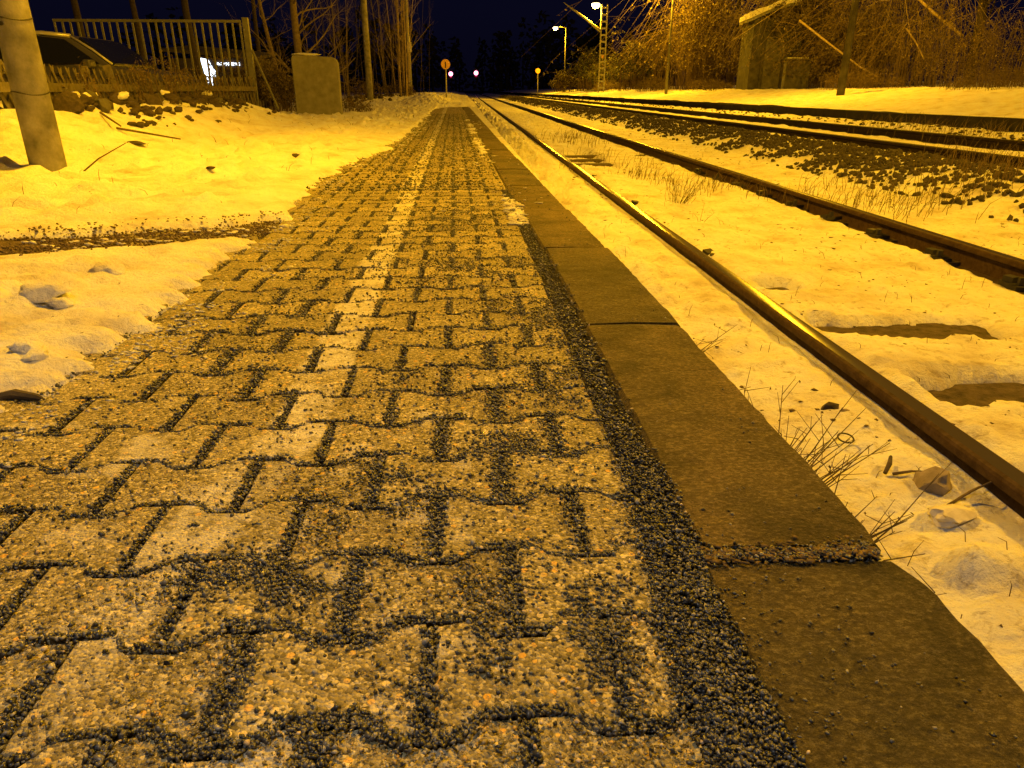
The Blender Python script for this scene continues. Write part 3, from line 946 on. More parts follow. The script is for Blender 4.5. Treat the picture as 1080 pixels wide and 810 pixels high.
o = stones('snow_remains', np.stack([x, y, np.full(ns, 0.001)], 1)[keep], s[keep], M_SNOW, 'octa', 0.22, 0.15, None, 'stuff', 84)
tag(o, 'thin patches of snow on the far paving', 'snow', kind='stuff')

# ------------------------------------------------------------------ railway tracks
PROF = [(-0.0625, 0.0), (0.0625, 0.0), (0.0625, 0.010), (0.012, 0.026), (0.009, 0.040), (0.009, 0.100), (0.014, 0.110), (0.034, 0.118), (0.0345, 0.137), (0.031, 0.144), (0.022, 0.1485), (0.010, 0.1495), (-0.010, 0.1495), (-0.022, 0.1485), (-0.031, 0.144), (-0.0345, 0.137), (-0.034, 0.118), (-0.014, 0.110), (-0.009, 0.100), (-0.009, 0.040), (-0.012, 0.026), (-0.0625, 0.010)]
def rail(parent, xoff, ztop, label=None, mat=None):
    ysr = np.concatenate([np.arange(-4, 12, 0.5), spaced(12, 185, 0.6, 0.02)])
    n = len(PROF)
    v, f = [], []
    for y in ysr:
        for (px, pz) in PROF:
            v.append((xoff + float(drift(y)) + px, float(y), ztop - 0.1495 + pz))
    for i in range(len(ysr) - 1):
        for k in range(n):
            k2 = (k + 1) % n
            f.append((i * n + k, i * n + k2, (i + 1) * n + k2, (i + 1) * n + k))
    f.append(tuple(range(n))[::-1]); f.append(tuple((len(ysr) - 1) * n + k for k in range(n)))
    o = link_mesh('rail', v, f, mat or M_RAIL, parent, False)
    # smooth the head, keep the web creases
    o.data.polygons.foreach_set('use_smooth', np.ones(len(o.data.polygons), dtype=bool))
    try:
        o.data.set_sharp_from_angle(angle=R(18))
    except Exception:
        pass
    if label:
        o['label'] = label
    return o
t1 = thing('railway_track', (0, 0, 0), 'nearer railway track, snow between its rails, right beside the paved platform', 'railway track', 'railway tracks')
rail(t1, 1.215, -0.225)
rail(t1, 2.715, -0.200)
t2 = thing('railway_track', (0, 0, 0), 'farther railway track on raised dark ballast before the opposite platform', 'railway track', 'railway tracks')
rail(t2, 5.02, 0.012, None, M_RAIL_R)
rail(t2, 6.53, 0.022, None, M_RAIL_R)
sm = MB()
sm.box((0, 0, -0.07), (2.5, 0.25, 0.14))
sd = None
for k in range(-1, 15):
    yk = 1.915 + 0.632 * k
    if sd is None:
        o = sm.build('sleeper', M_SLEEPER, t1); sd = o.data
    else:
        o = bpy.data.objects.new('sleeper', sd); COL.objects.link(o); o.parent = t1
    o.location = (1.965 + float(drift(yk)), yk, -0.313); o.rotation_euler = (0, -0.010, random.gauss(0, 0.008))
def clip_mesh():
    c = MB()
    c.box((0, 0, 0.012), (0.10, 0.13, 0.022))
    c.tube([(-0.012, -0.035, 0.02), (-0.012, -0.035, 0.062)], 0.016, 6)
    c.box((-0.018, 0.03, 0.036), (0.05, 0.05, 0.030), 0.4)
    return c
cd = None
for k in range(0, 9):
    yk = 3.15 + 0.63 * k
    for xo, zz in ((2.615, -0.305), (1.325, -0.300)):
        if xo < 2 and k % 3 != 1:
            continue
        if cd is None:
            o = clip_mesh().build('rail_clip', M_DMETAL, t1); cd = o.data
        else:
            o = bpy.data.objects.new('rail_clip', cd); COL.objects.link(o); o.parent = t1
        o.location = (xo + float(drift(yk)), yk, zz); o.rotation_euler = (random.gauss(0, 0.1), random.gauss(0, 0.1), random.gauss(0, 0.15))

# ballast shoulder between the tracks
g = np.random.default_rng(21)
n = 14000
y = 4.6 * (95 / 4.6) ** g.random(n)
u = g.uniform(3.70, 4.62, n)
dens = sstep(4.6, 8.0, y) * 0.85 + 0.15
x = u + drift(y)
keep = (g.random(n) < dens * (0.35 + 0.65 * sstep(3.70, 4.1, u)) * sstep(-0.5, 0.25, fbm(x * 3.3, y * 2.2, 33, 4, 0.6) + 0.7 * sstep(3.95, 4.4, u) - 0.15)) & (u < 4.60)
x, y = x[keep], y[keep]
s = g.uniform(0.016, 0.036, len(x)) * (1 + np.maximum(y - 12, 0) * 0.018)
z = track_ground(x, y) + s * 0.25
o = stones('ballast', np.stack([x, y, z], 1), s, M_BALLAST, 'ico', 1.0, 0.22, None, 'stuff', 22)
tag(o, 'dark ballast stones with snow between on the shoulder of the farther track', 'ballast', kind='stuff')
g = np.random.default_rng(23)
n = 2400
y = 6 * (90 / 6) ** g.random(n)
u = np.where(g.random(n) < 0.5, g.normal(5.02, 0.10, n), np.where(g.random(n) < 0.45, g.normal(6.53, 0.11, n), g.uniform(6.7, 7.45, n)))
x = u + drift(y); s = g.uniform(0.02, 0.045, n) * (1 + np.maximum(y - 20, 0) * 0.018)
o = stones('ballast', np.stack([x, y, track_ground(x, y) + s * 0.1], 1), s, M_BALLAST, 'ico', 0.7, 0.16, None, 'stuff', 24)
tag(o, 'scattered ballast stones peeking out of the snow between the farther rails', 'ballast', kind='stuff')

# ------------------------------------------------------------------ dry grass and small things beside the track
def blade_tuft(mb, x, y, z, n, h, spread, lean=(0, 0), r=0.0016, rnd=random):
    for _ in range(n):
        a = rnd.uniform(0, 2 * math.pi); q = spread * math.sqrt(rnd.random())
        bx, by = x + q * math.cos(a), y + q * math.sin(a)
        hh = h * rnd.uniform(0.45, 1.1)
        dx, dy = lean[0] * hh + rnd.gauss(0, 0.35) * hh, lean[1] * hh + rnd.gauss(0, 0.35) * hh
        mb.tube([(bx, by, z - 0.02), (bx + dx * 0.4, by + dy * 0.4, z + hh * 0.6), (bx + dx, by + dy, z + hh * 0.95)], [r, r * 0.8, r * 0.3], 3, False)
gt = MB()
rg = random.Random(41)
def zt(x, y):
    return float(track_ground(np.array([x]), np.array([y]))[0])
for (x, y, n_, h, sp) in [(1.85, 7.75, 40, 0.13, 0.22), (1.93, 7.2, 45, 0.14, 0.2), (2.15, 6.6, 30, 0.13, 0.25), (2.9, 5.75, 60, 0.17, 0.3), (3.15, 5.3, 60, 0.16, 0.3), (3.9, 5.8, 90, 0.2, 0.35), (4.6, 6.2, 110, 0.22, 0.35), (2.45, 6.9, 40, 0.15, 0.2), (1.84, 10.1, 40, 0.16, 0.3), (2.1, 9.0, 30, 0.14, 0.3), (2.04, 14.3, 60, 0.2, 0.5), (1.9, 12.5, 50, 0.2, 0.4), (3.5, 6.6, 40, 0.16, 0.3), (4.35, 5.6, 70, 0.2, 0.3), (3.6, 5.5, 50, 0.17, 0.3), (2.75, 6.3, 40, 0.15, 0.25), (6.9, 9.5, 90, 0.22, 0.4), (7.1, 12.0, 80, 0.22, 0.5), (6.95, 10.8, 60, 0.2, 0.4), (1.25, 8.4, 20, 0.1, 0.12)]:
    for _ in range(n_):
        px, py = rg.gauss(x, sp * 0.6), rg.gauss(y, sp)
        blade_tuft(gt, px, py, zt(px, py), 1, h, 0.01, (0.25, 0.0), 0.0017 + 0.00012 * y, rg)
for _ in range(520):
    y = 0.9 * (30 / 0.9) ** rg.random(); x = rg.uniform(0.62, 3.6) + 0.0075 * y
    if abs(x - 1.215 - 0.0075 * y) < 0.06 or abs(x - 2.715 - 0.0075 * y) < 0.06:
        continue
    blade_tuft(gt, x, y, zt(x, y), 1, rg.uniform(0.02, 0.06), 0.01, (rg.gauss(0, 0.6), rg.gauss(0, 0.4)), 0.0011 + 0.0001 * y, rg)
go = gt.build('dry_grass', M_GRASS, kind='stuff')
tag(go, 'thin dry grass blades poking out of the snow around the rails', 'grass', kind='stuff')
lg = MB()
for _ in range(150):
    y = 3.0 * (30 / 3.0) ** rg.random(); x = rg.uniform(-4.2, -0.9)
    z = float(left_snow(np.array([x]), np.array([y]))[0])
    blade_tuft(lg, x, y, z, 1, rg.uniform(0.02, 0.10), 0.01, (rg.gauss(0, 0.6), rg.gauss(0, 0.5)), 0.0011 + 0.0002 * y, rg)
lo = lg.build('dry_grass', M_GRASS, kind='stuff')
tag(lo, 'sparse dry stalks poking out of the snow left of the paving', 'grass', kind='stuff')
# dark crumbs on the snow: bits of leaf and soil
def crumbs(n, xr, yr, fn, s0, s1, seed, label, y_log=True):
    g = np.random.default_rng(seed)
    y = yr[0] * (yr[1] / yr[0]) ** g.random(n); x = g.uniform(*xr, n)
    keep = fbm(x * 2.0, y * 1.6, seed, 3) > 0.05
    x, y = x[keep], y[keep]
    s = g.uniform(s0, s1, len(x)) * (0.7 + 0.12 * y)
    o = stones('leaf_litter', np.stack([x, y, fn(x, y) + s * 0.1], 1), s, M_TWIG, 'octa', 0.3, 0.3, None, 'stuff', seed)
    tag(o, label, 'leaf litter', kind='stuff')
crumbs(2600, (0.62, 3.9), (0.8, 16), track_ground, 0.003, 0.013, 101, 'dark crumbs of leaf and soil on the snow of the nearer track')
crumbs(1100, (-4.0, -0.85), (1.2, 24), left_snow, 0.0015, 0.007, 102, 'dark leaf crumbs on the snow left of the paving')

def weed(x, y, n, h, label, seed, z=None, mat=M_TWIG, spread=0.03):
    r_ = random.Random(seed)
    z = zt(x, y) if z is None else z
    t = thing('dry_weed', (x, y, z), label, 'plant', 'dry weeds by the rails')
    st, tw = MB(), MB()
    for _ in range(n):
        a = r_.uniform(0, 2 * math.pi); hh = h * r_.uniform(0.5, 1.1); q = r_.uniform(0, spread)
        d = Vector((math.cos(a) * 0.55 + 0.25, math.sin(a) * 0.55, 1)).normalized()
        p0 = Vector((q * math.cos(a), q * math.sin(a), -0.02))
        p1 = p0 + d * hh * 0.5; p2 = p0 + d * hh + Vector((r_.gauss(0, 0.02), r_.gauss(0, 0.02), -0.01))
        st.tube([p0, p1, p2], [0.0018, 0.0014, 0.0006], 4, False)
        for _ in range(r_.randint(1, 3)):
            b = p1.lerp(p2, r_.random())
            e = b + Vector((r_.gauss(0, 1), r_.gauss(0, 1), abs(r_.gauss(0.7, 0.5)))).normalized() * hh * r_.uniform(0.15, 0.35)
            tw.tube([b, e], [0.0010, 0.0005], 3, False)
            if r_.random() < 0.4:
                tw.leaf(e, 0.008, r_)
    st.build('stems', mat, t, kind='stuff'); tw.build('side_twigs', mat, t, kind='stuff')
weed(0.615, 2.62, 12, 0.14, 'small dry weed at the slab edge, farthest of the row', 1, z=-0.25)
weed(0.635, 2.02, 16, 0.20, 'thin dry weed leaning out beside the second edge slab', 2, z=-0.24)
weed(0.64, 1.78, 9, 0.15, 'sparse dry stems just past the middle of the slab', 3, z=-0.24)
weed(0.64, 1.30, 40, 0.25, 'bushiest dry weed with dark twigs beside the platform edge', 4, z=-0.24, spread=0.07)
weed(0.65, 1.06, 28, 0.23, 'dark twiggy weed just beyond the broad joint of the edge slabs', 5, z=-0.24, spread=0.06)
weed(0.66, 0.93, 7, 0.16, 'few thin stems at the corner of the nearest edge slab', 6, z=-0.25)
weed(1.72, 5.72, 42, 0.26, 'rust brown dry plant standing upright between the near rails', 7, spread=0.10)
weed(1.62, 4.85, 3, 0.17, 'single thin stalk in front of the rust brown plant between the rails', 8)

def rock(x, y, z, size, label, mat, seed, group=None, cat='stone', name='stone', rz=0.0, sub=1):
    v, f = rock_mesh(name, size, seed, mat, sub)
    o = link_mesh(name, v, [tuple(q) for q in f], mat, None, False)
    o.location = (x, y, z); o.rotation_euler = (0, 0, rz)
    return tag(o, label, cat, group)
rock(1.035, 1.80, -0.283, (0.028, 0.028, 0.026), 'small dark stone beside the near rail, touching a larger pale stone', M_ROCK_D, 3)
rock(1.10, 1.775, -0.29, (0.058, 0.036, 0.024), 'flat pale stone wedged against the near rail', M_ROCK, 4, rz=-0.3, sub=2)
rock(1.075, 1.37, -0.280, (0.042, 0.045, 0.042), 'upright tan stone in the snow in front of the near rail', M_ROCK, 5, rz=0.6, sub=2)
rock(1.05, 1.255, -0.285, (0.05, 0.045, 0.03), 'snow dusted stone nearest the bottom right, below the tan stone', simple('frosted_stone', (0.45, 0.4, 0.33), (0.7, 0.67, 0.6), 30, 0.8), 6, rz=0.2, sub=2)
# twigs and a ring lying on the snow
def stick(pts, r, label, name='twig', mat=M_TWIG, cat='twig'):
    m = MB(); m.tube(pts, r, 6)
    o = m.build(name, mat)
    return tag(o, label, cat)
z0 = -0.285
stick([(1.0, 1.435, z0 + 0.003), (1.02, 1.455, z0 + 0.016), (1.04, 1.485, z0 + 0.020)], [0.005, 0.006, 0.004], 'stubby dark stick end lying in the snow by the near rail', mat=M_ROCK_D)
stick([(1.02, 1.435, z0), (1.06, 1.425, z0 + 0.012), (1.10, 1.43, z0 + 0.006)], [0.004, 0.003, 0.002], 'thin forked twig branching from the stubby stick')
stick([(1.03, 1.27, z0), (1.13, 1.315, z0 + 0.02), (1.19, 1.335, z0 + 0.03)], [0.004, 0.003, 0.002], 'long thin twig lying under the near rail before the tan stone')
tr = MB()
for k in range(18):
    a0, a1 = 2 * math.pi * k / 18, 2 * math.pi * (k + 1) / 18
    tr.tube([(0.020 * math.cos(a0), 0.020 * math.sin(a0), 0.004 * math.sin(a0)), (0.020 * math.cos(a1), 0.020 * math.sin(a1), 0.004 * math.sin(a1))], 0.0022, 5, False)
o = tr.build('ring', M_DMETAL); o.location = (0.985, 1.60, -0.270)
tag(o, 'thin dark ring lying on the snow between platform and rail', 'ring')
# bark piece on the left snow, and stalks by the pole
def lsz(x, y):
    return float(left_snow(np.array([x]), np.array([y]))[0])
bm_ = MB()
bm_.tube([(-0.045, 0, 0.012), (-0.01, 0.004, 0.017), (0.035, -0.002, 0.010), (0.05, -0.004, 0.004)], [0.009, 0.013, 0.009, 0.003], 7)
o = bm_.build('bark_piece', M_ROCK_D); o.location = (-0.905, 1.365, lsz(-0.905, 1.365)); o.scale = (1, 1, 0.8)
tag(o, 'black piece of bark lying on the snow at the left edge of the paving', 'bark piece')
rock(-3.06, 7.2, lsz(-3.06, 7.2) + 0.01, (0.11, 0.06, 0.025), 'flat dark board scrap on the snow right of the leaning pole', M_ROCK_D, 12, cat='board scrap', name='board_scrap')
rock(-1.45, 6.55, lsz(-1.45, 6.55), (0.06, 0.05, 0.025), 'small dark clump of grass and soil in the middle of the left snow', M_ROCK_D, 13, cat='clump', name='soil_clump')
rock(-1.66, 4.95, lsz(-1.66, 4.95), (0.03, 0.025, 0.012), 'tiny dark crumb on the left snow nearer than the soil clump', M_ROCK_D, 14, cat='clump', name='soil_clump')
# snow chunks on the left
rs = random.Random(60)
M_SNOWP = mat_snow('snow_chunk', 0.1)
for (x, y, s, lab) in [(-1.16, 1.97, 0.055, 'lone whitish snow lump on the left snow, largest near the paving'), (-1.10, 1.93, 0.035, 'smaller snow lump leaning on the largest one'), (-1.00, 1.58, 0.034, 'snow lump just above the black bark piece'), (-0.955, 1.53, 0.026, 'small snow crumb right of the lump above the bark piece'), (-1.15, 2.34, 0.05, 'flat snow lump half way to the swept path'), (-1.0, 3.0, 0.04, 'snow lump on the near rim of the swept path')]:
    v, f = rock_mesh('snow_lump', (s * 1.3, s, s * 0.5), int(s * 1e4 + x * 100), M_SNOWP, 2)
    o = link_mesh('snow_lump', v, [tuple(q) for q in f], M_SNOWP, None, True)
    o.location = (x, y, lsz(x, y) + s * 0.12)
    tag(o, lab, 'snow lump', 'loose snow lumps left of the paving')

# ------------------------------------------------------------------ lamps and poles
def lamp_post(x, y, z, label, h=5.75, arm=0.85, r=0.055, lit=True, mat=M_POST, side=-1, power=1.0):
    t = thing('lamp_post', (x, y, z), label, 'street lamp', 'platform lamps')
    m = MB(); m.tube([(0, 0, -0.3), (0, 0, h * 0.5), (0, 0, h)], [r * 1.25, r, r * 0.8], 10); m.build('pole', mat, t, True)
    m = MB(); m.tube([(0, 0, h - 0.06), (side * arm * 0.5, 0, h + 0.02), (side * arm, 0, h + 0.05)], [r * 0.7, r * 0.6, r * 0.55], 8); m.build('arm', mat, t, True)
    m = MB(); m.lathe((side * (arm + 0.16), 0, h - 0.03), [(0.05, 0.17), (0.17, 0.12), (0.24, 0.03), (0.245, 0.0), (0.225, 0.0)], 16)
    hd = m.build('lamp_head', M_DMETAL, t, True)
    m = MB(); m.lathe((side * (arm + 0.16), 0, h - 0.032), [(0.21, 0.0), (0.23, -0.05), (0.20, -0.16), (0.12, -0.23), (0.03, -0.25)], 16)
    m.build('lens', M_LENS, hd, True)
    if lit:
        add_point('lamp_light', (side * (arm + 0.16), 0, h - 0.42), SODIUM, LAMP_W * power, 0.10, t)
    return t
def fz(x, y):
    return float(far_fn(np.array([x - FP - 0.0075 * y]), np.array([y]))[0])
labs = ['lamp post on the far platform out beside the nearest stretch of track', 'tall dark post rising behind the vines right of the concrete hut', 'slim lamp post standing in front of the vine covered tree', 'lamp on the lattice mast', 'smallest lit lamp post, farthest down the far platform above the bushes']
for k, (x, y) in enumerate(LAMP_POSTS):
    if k == 3:
        continue
    lamp_post(x, y, fz(x, y), labs[k], power=(0.8, 0.62, 0.9, 1, 1)[k], mat=M_HUT if k == 1 else M_POST, r=0.085 if k == 1 else 0.055)
# lattice mast with its own lamp and a cantilever
x, y = LAMP_POSTS[3]
zb = fz(x, y)
t = thing('lattice_mast', (x, y, zb), 'tall steel lattice mast with a lit lamp and a long slanting cantilever arm', 'mast')
H_ = 5.55
w0, w1 = 0.34, 0.22
for sx_ in (-1, 1):
    m = MB()
    m.box((0, 0, 0), (0.085, 0.14, H_ + 0.2))
    o = m.build('mast_leg', M_METAL, t); o.location = (sx_ * 0.19, 0, H_ / 2 - 0.1)
ld = None
for k in range(13):
    m = MB()
    if ld is None:
        m.box((0, 0, 0), (0.30, 0.03, 0.11)); o = m.build('lacing_plate', M_METAL, t); ld = o.data
    else:
        o = bpy.data.objects.new('lacing_plate', ld); COL.objects.link(o); o.parent = t
    o.location = (0, 0, 0.3 + 0.42 * k)
m = MB(); m.tube([(-0.2, 0, 3.9), (-1.3, -0.2, 4.65), (-2.9, -0.5, 5.6)], [0.10, 0.075, 0.03], 8); m.build('cantilever', M_METAL, t, True)
m = MB(); m.tube([(-0.2, 0, H_ - 0.1), (-0.5, 0, H_ + 0.12)], 0.05, 8); m.build('arm', M_METAL, t, True)
m = MB(); m.lathe((-0.62, 0, H_ + 0.05), [(0.05, 0.2), (0.2, 0.13), (0.29, 0.03), (0.295, 0.0), (0.27, 0.0)], 16); hd = m.build('lamp_head', M_DMETAL, t, True)
m = MB(); m.lathe((-0.62, 0, H_ + 0.047), [(0.26, 0.0), (0.28, -0.06), (0.24, -0.2), (0.14, -0.28), (0.03, -0.3)], 16); m.build('lens', M_LENS, hd, True)
add_point('lamp_light', (-0.62, 0, H_ - 0.42), SODIUM, LAMP_W, 0.10, t)
m = MB(); m.box((0.0, -0.09, 2.3), (0.16, 0.03, 0.2)); m.build('number_plate', M_SIGN, t)

# left side poles
pz = lsz(-2.99, 5.52)
t = thing('pole', (-2.99, 5.52, pz), 'thick tan concrete pole with two dark bands, nearest the camera on the left', 'pole')
m = MB(); m.tube([(0, 0, -0.25), (0, 0, 1.0), (0, 0, 2.5), (0, 0, 7.0)], [0.118, 0.112, 0.107, 0.09], 24); m.build('shaft', M_POLE, t, True)
for zz in (0.50, 0.96):
    m = MB()
    for k in range(24):
        a0, a1 = 2 * math.pi * k / 24, 2 * math.pi * (k + 1) / 24
        rr = 0.1145 if zz < 0.7 else 0.112
        dz = 0.012 * math.sin(a0 * 2)
        m.tube([(rr * math.cos(a0), rr * math.sin(a0), zz + dz), (rr * math.cos(a1), rr * math.sin(a1), zz + 0.012 * math.sin(a1 * 2))], 0.0045, 5, False)
    m.build('band', M_DMETAL, t)
m = MB(); m.lathe((-0.02, -0.108, 0.925), [(0.013, 0), (0.013, -0.012), (0.006, -0.014)], 10, 'Y'); m.build('bolt', M_DMETAL, t)
m = MB(); m.tube([(0, 0, 5.55), (0.5, 0.1, 5.72), (0.95, 0.15, 5.76)], [0.05, 0.042, 0.036], 8); m.build('arm', M_POST, t, True)  # arm, head and light are an assumed lamp, unseen, added for the left snow
m = MB(); m.lathe((1.1, 0.17, 5.70), [(0.05, 0.17), (0.17, 0.12), (0.24, 0.03), (0.245, 0.0), (0.225, 0.0)], 16); hd = m.build('lamp_head', M_DMETAL, t, True)
m = MB(); m.lathe((1.1, 0.17, 5.697), [(0.21, 0.0), (0.23, -0.05), (0.20, -0.16), (0.12, -0.23), (0.03, -0.25)], 16); m.build('lens', M_LENS, hd, True)
add_point('lamp_light', (1.1, 0.17, 5.33), SODIUM, ASSUMED_POLE_LAMP_W, 0.10, t)
pz = lsz(-3.92, 33.0)
t = thing('pole', (-3.92, 33.0, pz), 'stout plain pole in front of the sapling clump, right of the concrete block', 'pole')
m = MB(); m.tube([(0, 0, -0.3), (0, 0, 3), (0, 0, 7.5)], [0.135, 0.128, 0.115], 16); m.build('shaft', M_POLE, t, True)
m = MB(); m.lathe((0, 0, 7.5), [(0.12, 0), (0.12, 0.03), (0.05, 0.06)], 14); m.build('cap', M_DMETAL, t, True)
pz = lsz(-3.47, 52.0)
t = thing('pole', (-3.47, 52.0, pz), 'thin grey pole with a small white box, nearest the platform end', 'pole')
m = MB(); m.tube([(0, 0, -0.3), (0, 0, 3), (0, 0, 8)], [0.15, 0.13, 0.11], 12); m.build('shaft', M_METAL, t, True)
m = MB(); m.box((0.10, -0.20, 2.85), (0.26, 0.14, 0.6)); m.build('box', simple('white_box', (0.6, 0.58, 0.55), (0.7, 0.68, 0.65), 9, 0.6, bstr=0), t)

# round signs
def round_sign(x, y, zb, ztop, d, label, bar=True):
    t = thing('round_sign', (x, y, zb), label, 'sign', 'round signs on posts')
    m = MB(); m.tube([(0, 0, -0.3), (0, 0, ztop - zb)], 0.036, 8); m.build('post', M_METAL, t, True)
    m = MB(); m.lathe((0, -0.05, ztop - zb), [(d / 2, 0.012), (d / 2, 0.0), (d / 2 - 0.01, -0.004)], 28, 'Y'); fc = m.build('disc', M_SIGN, t)
    if bar:
        m = MB(); m.box((0, -0.060, ztop - zb - 0.03), (0.055, 0.006, d * 0.62)); m.build('bar', M_DMETAL, fc)
    return t
round_sign(-0.80, 40, lsz(-0.8, 40) - 0.05, 1.80, 0.47, 'round orange sign with a dark upright bar at the platform end')
round_sign(7.95, 80, fz(9, 80) - 0.2, 2.42, 0.50, 'small round orange sign left of the far bushes', False)
# red signals far down the line
for (x, y, z, lab) in [(-2.05, 150, 3.45, 'distant red signal light just right of the round orange sign'), (2.85, 150, 3.62, 'distant red signal light standing alone over the tracks')]:
    t = thing('signal_light', (x, y, -0.2), lab, 'railway signal', 'red signals down the line')
    m = MB(); m.tube([(0, 0.1, -0.4), (0, 0.1, z - 0.4)], 0.07, 8); m.build('post', M_DMETAL, t)
    m = MB(); m.box((0, 0.1, z + 0.1), (0.9, 0.1, 1.7)); m.build('backboard', M_DMETAL, t)
    m = MB(); m.lathe((0, 0.02, z + 0.22), [(0.40, 0.0), (0.40, -0.06), (0.30, -0.10)], 18, 'Y'); m.build('lens', M_RED, t)
    m = MB(); m.lathe((0, 0.02, z - 0.30), [(0.20, 0.0), (0.20, -0.04), (0.12, -0.06)], 14, 'Y'); m.build('lower_lens', M_REDRIM, t)

# ------------------------------------------------------------------ concrete block with a snow cap
bx, by = -3.34, 18.1
t = thing('concrete_block', (bx, by, 0.0), 'squat upright concrete block with a strip of snow on top', 'concrete block', rz=R(6))
m = MB()
W_, D_, H_ = 1.02, 0.55, 1.28
pro = [(-W_ / 2, -0.3), (W_ / 2, -0.3), (W_ / 2, H_ - 0.14), (W_ / 2 - 0.035, H_ - 0.045), (W_ / 2 - 0.12, H_ - 0.01), (-W_ / 2 + 0.05, H_ + 0.02), (-W_ / 2, H_ - 0.03)]
n = len(pro)
m.v = [(x, -D_ / 2, z) for x, z in pro] + [(x, D_ / 2, z) for x, z in pro]
m.f = [tuple(range(n)), tuple(range(2 * n - 1, n - 1, -1))] + [(k, n + k, n + (k + 1) % n, (k + 1) % n) for k in range(n)]
o = m.build('block', M_CONC, t)
mod = o.modifiers.new('bevel', 'BEVEL'); mod.width = 0.02; mod.segments = 2
v, f = rock_mesh('snow_cap', (0.33, 0.24, 0.055), 31, M_SNOW, 2)
o = link_mesh('snow_cap', v, [tuple(q) for q in f], M_SNOW, t, True); o.location = (-0.17, -0.04, H_ + 0.03)

# ------------------------------------------------------------------ lattice fence (crossed half-round slats on rails)
A, B = Vector((-4.15, 6.4, 0)), Vector((-4.75, 11.6, 0))
fence_pts = [Vector((-4.35, 4.6, 0)), Vector((-4.22, 7.5, 0)), Vector((-4.62, 11.6, 0)), Vector((-4.3, 16.2, 0))]
t = thing('lattice_fence', (0, 0, 0), 'low wooden fence of crossed slats between snow bank and parked car', 'fence')
FZ = 0.0
slat_me = None
for i in range(3):
    a, b = fence_pts[i], fence_pts[i + 1]
    L = (b - a).length
    d = (b - a).normalized()
    ang = math.atan2(d.y, d.x)
    nrm = Vector((-d.y, d.x, 0))
    for zz in (0.14, 0.60):
        m = MB(); m.box((0, 0, 0), (L - 0.01, 0.03, 0.085)); o = m.build('fence_rail', M_WOOD, t)
        o.location = (a + b) / 2 + Vector((0, 0, zz)) - nrm * 0.032; o.rotation_euler = (0, 0, ang)
    ns = int(L / 0.20)
    for k in range(ns + 1):
        for s_ in (-1, 1):
            if slat_me is None:
                m = MB()
                prof_h = 1.02
                m.v = [(-0.024, 0, -0.5), (0, 0.016, -0.5), (0.024, 0, -0.5), (-0.024, 0, 0.48), (0, 0.016, 0.51), (0.024, 0, 0.48), (0, 0, 0.53), (0, 0, -0.5)]
                m.f = [(0, 1, 4, 3), (1, 2, 5, 4), (3, 4, 6), (4, 5, 6), (2, 0, 3, 6, 5), (0, 2, 1)]
                o = m.build('fence_slat', M_WOOD, t); slat_me = o.data
            else:
                o = bpy.data.objects.new('fence_slat', slat_me); COL.objects.link(o); o.parent = t
            p = a + d * (k * 0.20)
            o.location = p + Vector((0, 0, 0.40 + random.gauss(0, 0.008))) + nrm * (0.018 if s_ > 0 else 0.0)
            o.rotation_mode = 'XYZ'
            o.rotation_euler = (0, s_ * R(33) + random.gauss(0, 0.02), ang)
            o.scale = (1, 1, 0.94)
for p in (fence_pts[0], fence_pts[1], (fence_pts[1] + fence_pts[2]) / 2, fence_pts[2], (fence_pts[2] + fence_pts[3]) / 2, fence_pts[3]):
    m = MB(); m.tube([(0, 0, -0.3), (0, 0, 0.80), (0, 0, 0.84)], [0.05, 0.048, 0.03], 10); o = m.build('fence_post', M_WOOD, t, False)
    o.location = p + Vector((-0.07, 0, 0))
# leaning board by the fence, seen in front of the car
m = MB(); m.box((0, 0, 0), (0.09, 0.03, 0.62))
o = m.build('plank', M_WOOD); o.location = (-4.42, 10.1, 0.56); o.rotation_euler = (0.05, R(-9), 0.1)
tag(o, 'broken plank leaning on the lattice fence in front of the windscreen', 'plank')

# ------------------------------------------------------------------ barred metal gate
gx0, gx1, gy = -8.22, -4.50, 16.6
t = thing('barred_gate', (gx0, gy, 0), 'tall metal gate of upright bars behind the parked car', 'gate')
gz0, gz1 = 0.30, 1.88
m = MB(); m.box(((gx1 - gx0) / 2, 0, gz1), (gx1 - gx0, 0.05, 0.05)); m.build('top_rail', M_POST, t)
m = MB(); m.box(((gx1 - gx0) / 2, 0, gz0), (gx1 - gx0, 0.05, 0.05)); m.build('bottom_rail', M_POST, t)
nb = 25; bd = None
for k in range(nb):
    if bd is None:
        m = MB(); m.box((0, 0, (gz0 + gz1) / 2), (0.032, 0.032, gz1 - gz0 - 0.054)); o = m.build('bar', M_POST, t); bd = o.data
    else:
        o = bpy.data.objects.new('bar', bd); COL.objects.link(o); o.parent = t
    o.location = (0.02 + (gx1 - gx0 - 0.04) * k / (nb - 1), 0, 0)
for px in (gx1 - gx0 + 0.09,):
    m = MB(); m.box((px, 0.02, 0.9), (0.11, 0.11, 2.1)); m.build('gate_post', M_POST, t)
m = MB(); m.tube([(gx1 - gx0 + 0.15, 0.02, 1.35), (gx1 - gx0 + 0.55, 0.02, 0.2)], 0.025, 6); m.build('brace', M_POST, t)

